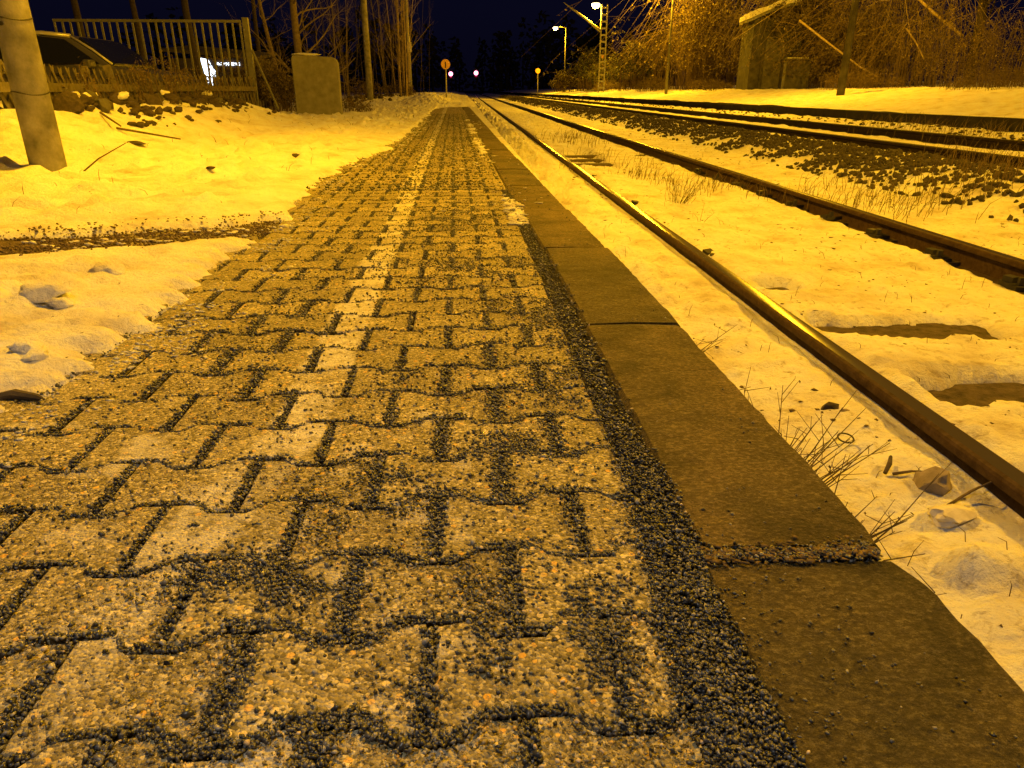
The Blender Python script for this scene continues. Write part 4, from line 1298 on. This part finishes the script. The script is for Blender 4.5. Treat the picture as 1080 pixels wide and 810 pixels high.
# ------------------------------------------------------------------ parked car behind the fence
t = thing('parked_car', (-6.95, 14.1, -0.06), 'dark parked car behind the lattice fence, roof edge catching the light', 'car', rz=R(-3))
side = [(-2.05, 0.35), (-2.08, 0.75), (-1.95, 0.98), (-1.62, 1.02), (-1.25, 1.40), (-0.9, 1.50), (0.15, 1.52), (0.62, 1.46), (1.28, 0.99), (1.85, 0.90), (2.10, 0.72), (2.12, 0.38), (1.72, 0.28), (-1.7, 0.28)]
def extr(pts, ys, inset=None):
    n = len(pts); v = []
    for y, sc in ys:
        for x, z in pts:
            k = sc if z > 1.0 else 1.0
            v.append((x, y * k, z))
    f = [tuple(range(n))]
    for i in range(len(ys) - 1):
        for k in range(n):
            k2 = (k + 1) % n
            f.append((i * n + k, (i + 1) * n + k, (i + 1) * n + k2, i * n + k2))
    f.append(tuple((len(ys) - 1) * n + k for k in range(n))[::-1])
    return v, f
m = MB(); m.v, m.f = extr(side, [(-0.86, 0.84), (0.86, 0.84)])
o = m.build('body', M_CAR, t); mod = o.modifiers.new('bevel', 'BEVEL'); mod.width = 0.05; mod.segments = 3; mod.limit_method = 'ANGLE'; mod.angle_limit = R(25)
def quad_part(name, pts, mat, parent):
    m = MB(); n = len(pts)
    a, b, c = Vector(pts[0]), Vector(pts[1]), Vector(pts[2])
    nr = (b - a).cross(c - a).normalized() * 0.02
    m.v = [tuple(Vector(p) + nr) for p in pts] + [tuple(Vector(p) - nr) for p in pts]
    m.f = [tuple(range(n)), tuple(range(2 * n - 1, n - 1, -1))] + [(k, (k + 1) % n, n + (k + 1) % n, n + k) for k in range(n)]
    return m.build(name, mat, parent)
def sy(z):
    return -(0.86 - (0.86 - 0.86 * 0.84) * (z - 0.99) / 0.53) - 0.012
quad_part('side_window', [(-1.42, sy(1.04), 1.04), (-0.35, sy(1.04), 1.04), (-0.35, sy(1.44), 1.44), (-0.85, sy(1.43), 1.43), (-1.18, sy(1.36), 1.36)], M_GLASS, t)
quad_part('side_window', [(-0.27, sy(1.04), 1.04), (1.05, sy(1.04), 1.04), (0.52, sy(1.40), 1.40), (0.12, sy(1.445), 1.445), (-0.27, sy(1.445), 1.445)], M_GLASS, t)
quad_part('windscreen', [(0.70, -0.66, 1.425), (1.26, -0.78, 1.03), (1.26, 0.78, 1.03), (0.70, 0.66, 1.425)], M_GLASS, t)
m = MB(); m.tube([(-0.95, -0.735, 1.475), (0.15, -0.735, 1.50), (0.6, -0.725, 1.455)], 0.034, 6); m.build('roof_rail', M_HIGHLIGHT, t, True)  # added bright tube stands for the highlight along the roof edge
m = MB(); m.tube([(0.6, -0.735, 1.455), (0.95, -0.79, 1.25), (1.25, -0.84, 1.03)], 0.02, 6); m.build('pillar_trim', M_HIGHLIGHT, t, True)  # added bright tube stands for the light line on the windscreen pillar
m = MB(); m.box((0.95, -0.98, 1.03), (0.13, 0.2, 0.13)); o = m.build('wing_mirror', M_CAR, t); mod = o.modifiers.new('bevel', 'BEVEL'); mod.width = 0.03; mod.segments = 2
for x_ in (-1.3, 1.35):
    for y_ in (-0.80, 0.80):
        m = MB(); m.lathe((0, 0, 0), [(0.24, 0.1), (0.32, 0.09), (0.33, 0.0), (0.32, -0.09), (0.24, -0.1)], 20, 'Y'); w = m.build('wheel', M_RUBBER, t, True); w.location = (x_, y_, 0.33)
        m = MB(); m.lathe((0, 0, 0), [(0.22, 0.095), (0.23, 0.0), (0.22, -0.105), (0.05, -0.115)], 16, 'Y'); m.build('rim', M_METAL, w)
m = MB(); m.box((0.35, -0.872, 0.88), (0.16, 0.02, 0.03)); m.build('door_handle', M_DMETAL, t)
for y_ in (-0.6, 0.6):
    m = MB(); m.box((2.07, y_, 0.70), (0.08, 0.34, 0.13)); m.build('headlight', M_METAL, t)
# the rear end of a second car, pale, glimpsed between the fence slats at the left
# ------------------------------------------------------------------ shed with a lit doorway, far left
t = thing('shed', (-9.55, 30.5, 0), 'dark shed with a bright white lit doorway seen through the gate bars', 'shed')
m = MB(); m.box((0, 1.5, 0.85), (3.2, 3.0, 1.7)); m.build('wall', M_WALL, t)
m = MB()
m.v = [(-1.8, -0.3, 2.02), (1.75, -0.3, 1.72), (1.75, 3.2, 2.02), (-1.8, 3.2, 2.32), (-1.8, -0.3, 1.93), (1.75, -0.3, 1.63), (1.75, 3.2, 1.93), (-1.8, 3.2, 2.23)]
m.f = [(0, 1, 2, 3), (7, 6, 5, 4), (0, 4, 5, 1), (1, 5, 6, 2), (2, 6, 7, 3), (3, 7, 4, 0)]
m.build('roof', M_WALL, t)
m = MB()
m.v = [(-0.42, -0.02, 1.72), (-0.12, -0.02, 1.66), (0.02, -0.02, 1.34), (0.12, -0.02, 1.22), (0.08, -0.02, 1.02), (-0.08, -0.02, 0.98), (-0.06, -0.02, 0.3), (-0.24, -0.02, 0.3), (-0.3, -0.02, 1.0)]
m.v = m.v + [(x, y - 0.02, z) for x, y, z in m.v]
m.f = [tuple(range(9))[::-1], tuple(range(9, 18))] + [(k, (k + 1) % 9, 9 + (k + 1) % 9, 9 + k) for k in range(9)]
m.build('lit_doorway', M_WHITE_LIT, t)
m = MB(); m.box((0.62, -0.03, 1.50), (0.85, 0.03, 0.11), 0, 0); m.build('lit_transom', M_WHITE_LIT, t)

# ------------------------------------------------------------------ snow covered debris by the fence
rd = random.Random(90)
deb = [(-4.05, 8.6, 0.16, 'tilted slab of rubble with a snowy top behind the leaning pole'), (-3.97, 8.15, 0.15, 'dark slab leaning left in the rubble next to the pole'), (-3.92, 7.85, 0.14, 'split log end poking out of the snow beside the pole'),
       (-3.80, 8.3, 0.11, 'dark lump right below the leaning slabs'), (-4.05, 9.4, 0.15, 'wide dark lump with snow on top below the plank'), (-3.95, 10.0, 0.14, 'round dark stone in the rubble middle'), (-4.06, 10.8, 0.15, 'snow topped stone in the rubble below the gate'),
       (-4.12, 11.6, 0.13, 'grey stone at the far end of the rubble'), (-4.23, 13.0, 0.16, 'dark boulder on the crest of the snow bank'), (-3.95, 12.6, 0.08, 'small stone below the boulder on the snow bank'), (-4.35, 14.6, 0.14, 'stone half under the fence near the dead bush'), (-4.15, 16.3, 0.15, 'stone between dead bush and concrete block')]
for k, (x, y, s, lab) in enumerate(deb):
    rock(x, y, lsz(x, y) + s * 0.35, (s * rd.uniform(0.9, 1.5), s * rd.uniform(0.5, 0.9), s * rd.uniform(0.55, 1.0)), lab, M_ROCK_D if k % 3 else M_CONC_D, 200 + k, 'rubble along the fence', rz=rd.uniform(-1, 1), sub=1)
    if k in (0, 1, 4, 6, 8, 11):
        v, f = rock_mesh('snow_patch', (s * 0.7, s * 0.5, s * 0.32), 300 + k, M_SNOW, 2)
        o = link_mesh('snow_patch', v, [tuple(q) for q in f], M_SNOW, None, True); o.location = (x, y - 0.02, lsz(x, y) + s * 0.75); o.rotation_euler = (rd.uniform(-0.3, 0.3), rd.uniform(-0.45, 0.45), rd.uniform(0, 3))
        tag(o, 'snow patch lying on the ' + lab.split(' with ')[0].split(' in ')[0].split(' below ')[0].split(' on ')[0], 'snow patch', 'snow patches on rubble')
# leaves and small stones in the rubble
g = np.random.default_rng(92)
n = 900
y = g.uniform(7.3, 13.5, n); x = -3.80 + g.normal(0, 0.24, n) - 0.03 * (y - 8)
keep = fbm(x * 2.6, y * 1.6, 97, 3) + 0.35 * sstep(-3.5, -4.1, x) > 0.10
x, y = x[keep], y[keep]; n = len(x)
s = g.uniform(0.015, 0.055, n) * (1 + 0.9 * (g.random(n) > 0.85))
o = stones('rubble', np.stack([x, y, left_snow(x, y) + s * 0.4], 1), s, M_ROCK_D, 'ico', 0.7, 0.2, None, 'stuff', 93)
tag(o, 'heap of dark leaves and small rubble at the foot of the fence', 'rubble', kind='stuff')
n = 70
y = g.uniform(30, 44, n); x = -4.3 + g.normal(0, 0.5, n); s = g.uniform(0.04, 0.16, n)
o = stones('rubble', np.stack([x, y, left_snow(x, y) + s * 0.4], 1), s, M_ROCK_D, 'ico', 0.7, 0.2, None, 'stuff', 94)
tag(o, 'dark clods in the snow at the foot of the saplings', 'rubble', kind='stuff')
# twigs lying round the pole
stick([(-3.3, 7.4, lsz(-3.3, 7.4) + 0.02), (-2.85, 7.75, lsz(-2.85, 7.75) + 0.05)], [0.012, 0.008], 'straight twig lying on the snow right of the leaning pole')
stick([(-3.65, 7.9, lsz(-3.65, 7.9) + 0.03), (-3.3, 7.5, lsz(-3.3, 7.5) + 0.03)], [0.012, 0.008], 'twig lying on the snow close to the pole, pointing at the rubble')
stick([(-2.72, 5.45, lsz(-2.72, 5.45)), (-2.62, 5.5, 0.12), (-2.45, 5.6, 0.22)], [0.006, 0.005, 0.003], 'bent bare stalk standing at the foot of the thick pole')

# ------------------------------------------------------------------ trees, saplings, thickets
def limb(mb, tw, p, d, L, r, depth, rnd, gnarl=0.18, upb=0.15, sides=6, kids=(3, 5), leafmb=None, leafn=0, leafs=0.04):
    n = 5 if depth > 0 else 3
    pts = [p]; q = Vector(p); d = Vector(d).normalized()
    dirs = [d]
    for i in range(n):
        d = (d + Vector((rnd.gauss(0, gnarl), rnd.gauss(0, gnarl), rnd.gauss(0, gnarl) + upb * 0.3))).normalized()
        q = q + d * (L / n); pts.append(q.copy()); dirs.append(d)
    rad = [r * (1 - 0.75 * i / n) for i in range(n + 1)]
    (mb if depth > 1 else tw).tube(pts, rad, sides if depth > 1 else 3, False)
    if leafmb is not None and depth <= 1:
        for _ in range(leafn):
            leafmb.leaf(pts[rnd.randint(1, n)] + Vector((rnd.gauss(0, 0.05), rnd.gauss(0, 0.05), rnd.gauss(0, 0.05))), leafs * rnd.uniform(0.6, 1.4), rnd)
    if depth == 0:
        return
    for _ in range(rnd.randint(*kids)):
        i = rnd.randint(1, n)
        a = dirs[i]
        sd = a.cross(Vector((rnd.gauss(0, 1), rnd.gauss(0, 1), rnd.gauss(0, 1)))).normalized()
        nd = (a * rnd.uniform(0.5, 0.9) + sd * rnd.uniform(0.5, 0.9) + Vector((0, 0, upb))).normalized()
        limb(mb, tw, pts[i], nd, L * rnd.uniform(0.4, 0.65), rad[i] * 0.55, depth - 1, rnd, gnarl, upb, max(4, sides - 1), kids, leafmb, leafn, leafs)

def bare_tree(x, y, z, h, r, label, seed, lean=(0, 0), mat=M_BARK, depth=3, group='bare trees behind the fence', kids=(4, 6), low=0.15, nl=14):
    rnd = random.Random(seed)
    t = thing('bare_tree', (x, y, z), label, 'tree', group)
    tk, br, tw = MB(), MB(), MB()
    pts = [Vector((lean[0] * h * k / 8 + rnd.gauss(0, 0.03), lean[1] * h * k / 8 + rnd.gauss(0, 0.03), -0.3 + (h + 0.3) * k / 8)) for k in range(9)]
    tk.tube(pts, [r * (1 - 0.7 * k / 8) for k in range(9)], 10)
    for k in range(nl):
        tt = low + (1 - low) * (k + rnd.random()) / nl
        i = min(int(tt * 8), 7)
        p = pts[i].lerp(pts[i + 1], tt * 8 - i)
        a = rnd.uniform(0, 2 * math.pi)
        limb(br, tw, p, (math.cos(a), math.sin(a), rnd.uniform(0.3, 1.0)), h * rnd.uniform(0.16, 0.32), r * (1 - 0.7 * tt) * 0.30, depth - 1, rnd, 0.2, 0.15, 5, kids)
    tk.build('trunk', mat, t, True); 
    cr = br.build('branches', mat, t, kind='stuff')
    tw.build('twigs', mat, t, kind='stuff')
    return t
bare_tree(-4.68, 23.0, lsz(-4.68, 23), 7.5, 0.13, 'gnarled bare tree just behind the concrete block', 1, (0.0, 0), M_BARK, 3, low=0.08, nl=26)
bare_tree(-5.6, 24.5, lsz(-5.6, 24.5), 6.0, 0.08, 'thin forked bare tree left of the gnarled tree', 2, (-0.12, 0), M_BARK, 3, low=0.1, nl=16)
for k, (x, y, h, r, lab) in enumerate([(-12.5, 27, 9, 0.14, 'dim bare trunk at the top left corner above the car'), (-10.9, 27.5, 9, 0.12, 'dim bare trunk left of the gate middle'), (-9.7, 29.0, 9, 0.16, 'dim trunk rising behind the gate bars'), (-8.6, 34, 10, 0.11, 'slim dim trunk behind the right half of the gate')]):
    bare_tree(x, y, 0, h, r, lab, 20 + k, (random.uniform(-0.03, 0.03), 0), M_BARK_D, 2, low=0.35, nl=8)

def sapling_clump(x, y, z, n, h, label, seed, spread, fan, mat=M_BARK_P):
    rnd = random.Random(seed)
    t = thing('sapling_clump', (x, y, z), label, 'saplings', 'sapling clumps left of the line')
    tw = MB()
    for k in range(n):
        a = rnd.uniform(0, 2 * math.pi); q = spread * math.sqrt(rnd.random())
        px, py = q * math.cos(a), q * math.sin(a)
        lx, ly = fan * px + rnd.gauss(0, 0.05), fan * py * 0.5 + rnd.gauss(0, 0.04)
        hh = h * rnd.uniform(0.7, 1.1)
        pts = [Vector((px + lx * hh * s + rnd.gauss(0, 0.025), py + ly * hh * s, -0.2 + hh * s)) for s in (0, 0.2, 0.4, 0.6, 0.8, 1.0)]
        r = rnd.uniform(0.012, 0.036)
        st = MB(); st.tube(pts, [r * (1 - 0.75 * s) for s in (0, 0.2, 0.4, 0.6, 0.8, 1.0)], 6)
        st.build('stem', mat, t, True)
        for _ in range(rnd.randint(8, 15)):
            i = rnd.randint(1, 4)
            p = pts[i].lerp(pts[i + 1], rnd.random())
            limb(tw, tw, p, (rnd.gauss(0, 0.5), rnd.gauss(0, 0.5), rnd.uniform(0.6, 1.3)), hh * rnd.uniform(0.1, 0.28), r * 0.3, 1, rnd, 0.12, 0.15, 4, (1, 3))
    tw.build('twigs', mat, t, kind='stuff')
    return t
sapling_clump(-3.15, 40.0, lsz(-3.15, 40), 13, 6.5, 'brightly lit tight clump of saplings left of the thin pole', 31, 0.42, 0.18)
sapling_clump(-4.3, 41.0, lsz(-4.3, 41), 5, 6.5, 'sparse saplings right behind the stout pole', 32, 0.6, 0.05, M_BARK)
sapling_clump(-5.1, 34.5, lsz(-5.1, 34.5), 6, 6.0, 'slanting saplings between concrete block and stout pole', 33, 0.55, 0.0, M_BARK)
sapling_clump(-6.3, 38.0, lsz(-6.3, 38), 9, 7.0, 'dim dense saplings behind the concrete block', 34, 1.5, 0.03, M_BARK_D)
sapling_clump(-4.9, 50.0, lsz(-4.9, 50), 10, 7.5, 'dim far saplings behind the lit clump', 35, 1.6, 0.02, M_BARK_D)
sapling_clump(-4.2, 62.0, lsz(-4.2, 62), 9, 8.0, 'dark far saplings right of the thin pole', 36, 2.0, 0.02, M_BARK_D)

def thicket(x, y, z, rx, ry, h, nst, label, seed, leafmat=M_VINE, leafn=7, leafs=0.05, arch=0.7, mat=M_TWIG, group='thickets on the far bank', name='thicket', r0=0.012, lean=(0, 0), tw_n=5, body=0):
    rnd = random.Random(seed)
    t = thing(name, (x, y, z), label, 'bush', group)
    st, lf = MB(), MB()
    for _ in range(nst):
        a = rnd.uniform(0, 2 * math.pi); q = math.sqrt(rnd.random())
        px, py = rx * q * math.cos(a), ry * q * math.sin(a)
        hh = h * (1 - 0.45 * q * q) * rnd.uniform(0.5, 1.08)
        dr = Vector((rnd.gauss(0, 1) + lean[0], rnd.gauss(0, 1) + lean[1], 0)) * 0.35 * hh
        pts = []
        for s in (0, 0.25, 0.5, 0.75, 1.0):
            up_ = math.sin(s * math.pi * (0.5 + 0.42 * arch)) / math.sin(math.pi * 0.5 if arch > 0 else 1)
            pts.append(Vector((px, py, -0.1)) + dr * s * s * (0.6 + arch) + Vector((rnd.gauss(0, 0.03) * hh, rnd.gauss(0, 0.03) * hh, up_ * hh)))
        r = r0 * rnd.uniform(0.6, 1.4)
        st.tube(pts, [r, r * 0.85, r * 0.65, r * 0.45, r * 0.25], 3, False)
        for _ in range(tw_n):
            i = rnd.randint(1, 3)
            p = pts[i].lerp(pts[i + 1], rnd.random())
            dd = Vector((rnd.gauss(0, 1), rnd.gauss(0, 1), rnd.gauss(0.1, 0.7))).normalized()
            L = hh * rnd.uniform(0.10, 0.28)
            e1 = p + dd * L * 0.5 + Vector((0, 0, 0.03)); e2 = p + dd * L - Vector((0, 0, 0.12 * L))
            st.tube([p, e1, e2], [r * 0.45, r * 0.35, r * 0.18], 3, False)
            for _ in range(leafn):
                lf.leaf(p.lerp(e2, rnd.random()) + Vector((rnd.gauss(0, 0.04), rnd.gauss(0, 0.04), rnd.gauss(0, 0.04))), leafs * rnd.uniform(0.5, 1.4), rnd)
    st.build('stems', mat, t, kind='stuff')
    if leafn:
        lf.build('foliage', leafmat, t, kind='stuff')
    return t
# left: dead bush before the trees and brambles on the fence
thicket(-5.0, 19.6, lsz(-5.35, 20) - 0.1, 1.15, 0.8, 1.55, 190, 'rounded dead bush left of the concrete block', 51, M_VINE_L, 10, 0.055, 0.6, group='bushes along the fence', r0=0.009)
thicket(-4.45, 12.6, lsz(-4.45, 12.6), 0.35, 2.2, 0.75, 70, 'dry brambles climbing over the lattice fence', 52, M_LEAF, 3, 0.035, 0.8, group='bushes along the fence', r0=0.006)
thicket(-4.35, 9.3, lsz(-4.35, 9.3), 0.3, 1.2, 0.6, 34, 'bare brambles tangled round the rubble beside the pole', 53, M_LEAF, 2, 0.03, 0.9, group='bushes along the fence', r0=0.005)
thicket(-2.7, 19.6, lsz(-2.7, 19.6), 0.35, 0.3, 0.6, 40, 'low dry shrub at the right foot of the concrete block', 54, M_LEAF, 5, 0.04, 0.6, group='bushes along the fence', r0=0.006)
thicket(-3.3, 40.5, lsz(-3.3, 40.5), 0.9, 0.8, 0.9, 60, 'low brush at the foot of the bright saplings', 55, M_LEAF, 5, 0.06, 0.6, group='bushes along the fence', r0=0.008)
thicket(-4.6, 36.0, lsz(-4.6, 36.0), 1.1, 0.9, 1.0, 60, 'low brush at the foot of the slanting saplings', 56, M_LEAF, 5, 0.06, 0.6, group='bushes along the fence', r0=0.008)

# right: hut, its smaller neighbour and the vines over them
hx, hy = 11.25, 29.6
t = thing('concrete_hut', (hx, hy, 0.50), 'concrete hut with a snowy slanting roof half hidden by vines', 'hut', rz=R(-8))
m = MB(); m.box((0.93, 1.0, 1.3), (1.86, 2.0, 2.62)); o = m.build('wall', M_HUT, t)
m = MB(); m.box((0.42, -0.035, 1.28), (0.06, 0.07, 2.5)); m.build('corner_strip', M_HUT, t)
m = MB(); m.box((0.90, -0.02, 0.95), (0.75, 0.05, 1.9)); m.build('door', M_CONC_D, t)
m = MB()
rv = []
for k in range(9):
    s = k / 8
    xk = -0.12 + 1.75 * s; zk = 2.62 + 0.50 * math.sin(s * math.pi * 0.5)
    rv.append((xk, zk))
m.v = [(x, -0.16, z) for x, z in rv] + [(x, 2.15, z) for x, z in rv] + [(x, -0.16, z - 0.1) for x, z in rv] + [(x, 2.15, z - 0.1) for x, z in rv]
for k in range(8):
    m.f += [(k, k + 1, 9 + k + 1, 9 + k), (18 + k + 1, 18 + k, 27 + k, 27 + k + 1), (k, 18 + k, 18 + k + 1, k + 1), (9 + k, 9 + k + 1, 27 + k + 1, 27 + k)]
m.f += [(0, 9, 27, 18), (8, 26, 35, 17)]
rf = m.build('roof', M_CONC, t)
m = MB()
sv = [(x - 0.02, z + 0.004, 0.17 + 0.04 * math.sin(k * 1.7)) for k, (x, z) in enumerate(rv)]
m.v = [(x, -0.19, z) for x, z, h in sv] + [(x, 2.1, z) for x, z, h in sv] + [(x, -0.15, z + h) for x, z, h in sv] + [(x, 2.06, z + h) for x, z, h in sv]
for k in range(8):
    m.f += [(18 + k, 18 + k + 1, 27 + k + 1, 27 + k), (k, k + 1, 18 + k + 1, 18 + k), (9 + k + 1, 9 + k, 27 + k, 27 + k + 1)]
m.f += [(0, 18, 27, 9), (8, 17, 35, 26)]
m.build('roof_snow', M_SNOW, rf)
t = thing('concrete_cabinet', (12.85, 28.9, 0.5), 'low concrete cabinet with a snowy lid right of the hut', 'cabinet', rz=R(-8))
m = MB(); m.box((0, 0.4, 0.55), (1.0, 0.8, 1.14)); m.build('wall', M_CONC_D, t)
m = MB(); m.box((-0.46, -0.02, 0.55), (0.1, 0.06, 1.1)); m.build('corner_post', M_CONC, t)
m = MB(); m.box((0, 0.4, 1.16), (1.1, 0.9, 0.06)); ld_ = m.build('lid', M_CONC_D, t)
m = MB(); m.box((0, 0.35, 1.21), (0.8, 0.7, 0.035)); m.build('lid_snow', M_SNOW, ld_)

thicket(14.9, 28.6, 0.55, 1.4, 0.9, 3.8, 200, 'dense vine thicket hanging over the right side of the hut', 61, M_VINE_L, 9, 0.075, 0.95, r0=0.011, lean=(-0.5, -0.5))
thicket(13.1, 30.2, 1.9, 1.1, 0.8, 2.6, 150, 'leafy vines crowning the hut roof', 62, M_VINE, 10, 0.08, 0.9, r0=0.010, lean=(0.1, -0.7))
thicket(14.3, 25.5, 0.6, 1.5, 1.2, 3.6, 100, 'tangled vines right of the low concrete cabinet', 63, M_VINE, 7, 0.065, 0.95, r0=0.012, lean=(-0.8, -0.5))
thicket(13.6, 21.5, 0.6, 1.2, 1.5, 3.0, 60, 'bare bramble tangle right of the dark post', 64, M_LEAF, 3, 0.05, 0.95, r0=0.011, lean=(-0.5, -0.3))
thicket(12.9, 18.2, 0.6, 1.1, 1.6, 1.9, 110, 'low bramble tangle near the right picture edge', 65, M_LEAF, 4, 0.045, 0.95, r0=0.009, lean=(-0.3, 0))
thicket(15.0, 18.0, 0.8, 1.5, 2.0, 3.0, 45, 'tall dim brambles in the top right corner', 66, M_LEAF, 2, 0.05, 0.9, r0=0.011)
thicket(11.5, 15.8, 0.6, 0.7, 1.5, 0.6, 130, 'low grassy brush along the bank at the right edge', 67, M_LEAF, 3, 0.03, 0.8, r0=0.005)
thicket(11.7, 22.0, 0.6, 0.8, 2.0, 0.8, 130, 'low grassy brush at the foot of the dark post', 68, M_LEAF, 3, 0.035, 0.8, r0=0.006)
thicket(12.0, 37.5, 0.55, 1.2, 1.2, 6.6, 230, 'vine draped tree just right of the slim lamp post', 69, M_VINE_L, 9, 0.09, 0.95, r0=0.014, lean=(-0.4, -0.3))
thicket(13.3, 34.0, 0.55, 1.3, 1.2, 3.6, 120, 'dim brambles between vine draped tree and hut', 70, M_LEAF, 6, 0.07, 0.9, r0=0.012)
thicket(12.6, 43.5, 0.6, 1.6, 1.8, 5.2, 120, 'tall dim thicket left of the slim lamp post', 71, M_LEAF, 7, 0.10, 0.8, r0=0.016)
thicket(12.3, 52.0, 0.6, 1.6, 2.0, 3.8, 130, 'rounded bush right of the lattice mast', 72, M_IVY, 10, 0.13, 0.7, r0=0.016)
thicket(11.6, 59.0, 0.6, 1.5, 1.6, 2.8, 110, 'dark rounded bush left of the lattice mast', 73, M_IVY, 10, 0.13, 0.7, r0=0.016)
thicket(11.3, 66.0, 0.6, 1.4, 1.6, 3.6, 120, 'pointed dark bush right of the farthest lamp', 74, M_IVY, 10, 0.15, 0.5, r0=0.018)
thicket(9.9, 72.0, 0.5, 1.4, 1.6, 1.9, 110, 'low lit bush left of the farthest lamp', 75, M_VINE, 9, 0.13, 0.7, r0=0.016)
thicket(10.9, 56.0, 0.55, 1.0, 2.5, 0.8, 120, 'dry golden grass clump at the foot of the lattice mast', 76, M_VINE, 4, 0.06, 0.7, r0=0.008)
thicket(11.3, 34.5, 0.55, 0.5, 2.6, 0.7, 130, 'low brush along the bank between slim lamp post and hut', 77, M_LEAF, 4, 0.05, 0.8, r0=0.006)
thicket(11.0, 44.0, 0.55, 0.6, 3.5, 0.9, 130, 'low brush on the bank left of the slim lamp post', 78, M_LEAF, 5, 0.06, 0.8, r0=0.007)
thicket(14.0, 32.0, 0.6, 1.9, 1.2, 5.6, 230, 'tall bright vine growth rising over the hut to the picture top', 84, M_VINE_L, 9, 0.085, 0.9, r0=0.014, lean=(-0.3, -0.8), mat=M_BARK_P)
thicket(15.6, 27.0, 0.7, 1.6, 1.2, 5.2, 100, 'tall vine growth behind the dark post', 85, M_VINE_L, 7, 0.075, 0.9, r0=0.013, lean=(-0.4, -0.5), mat=M_BARK_P)
thicket(12.65, 30.2, 2.35, 0.65, 0.7, 2.0, 190, 'bright vines draped over the right half of the hut roof', 86, M_VINE_L, 12, 0.075, 0.9, r0=0.010, lean=(0.0, -0.5), mat=M_BARK_P)
# fallen branches in the brambles
stick([(10.75, 24.5, 2.62), (11.6, 24.2, 2.0), (12.7, 23.9, 1.25), (13.3, 23.8, 0.95)], [0.035, 0.03, 0.025, 0.02], 'pale straight branch slanting down to the right from the hut', 'fallen_branch', M_BARK_P, 'branch')
stick([(12.5, 21.8, 3.25), (13.4, 21.6, 2.55), (14.2, 21.4, 2.0)], [0.03, 0.04, 0.045], 'thick slanting branch in the brambles at the top right', 'fallen_branch', M_BARK_P, 'branch')
stick([(12.0, 20.5, 2.1), (12.35, 20.5, 1.75), (12.6, 20.4, 1.35)], [0.022, 0.02, 0.015], 'short crooked branch hanging in the brambles right of the dark post', 'fallen_branch', M_BARK_P, 'branch')
bare_tree(16.5, 24, 0.9, 8, 0.17, 'dim bare tree behind the brambles at the right', 81, (-0.05, 0), M_BARK_D, 3, group='bare trees on the far bank', nl=16)
bare_tree(14.2, 33, 0.7, 8, 0.15, 'dim bare tree rising behind the concrete hut', 82, (0.02, 0), M_BARK_D, 3, group='bare trees on the far bank', nl=14)
bare_tree(14.6, 41, 0.7, 9, 0.16, 'dim bare tree behind the slim lamp post', 83, (0, 0), M_BARK_D, 3, group='bare trees on the far bank', nl=16)

# far-off wood closing the view, unlit
fw = MB()
rw = random.Random(99)
for k in range(150):
    x = rw.uniform(-75, 95); y = rw.uniform(160, 215) + abs(x) * 0.1
    if -6 < x < 7:
        y += 30
    h = rw.uniform(9, 17)
    fw.tube([(x, y, -0.75), (x, y, h * 0.6)], [0.25, 0.12], 5)
    for _ in range(90):
        a = rw.uniform(0, 2 * math.pi); q = math.sqrt(rw.random()) * h * 0.3
        zz = rw.uniform(0.05, 1.0) * h
        q *= (1.15 - zz / h)
        fw.leaf((x + q * math.cos(a), y + q * math.sin(a), zz), rw.uniform(0.8, 1.8), rw)
o = fw.build('far_wood', M_DARKTREE, kind='stuff')
tag(o, 'black wood closing the view at the end of the line', 'wood', kind='stuff')

print('faces', tri_total())
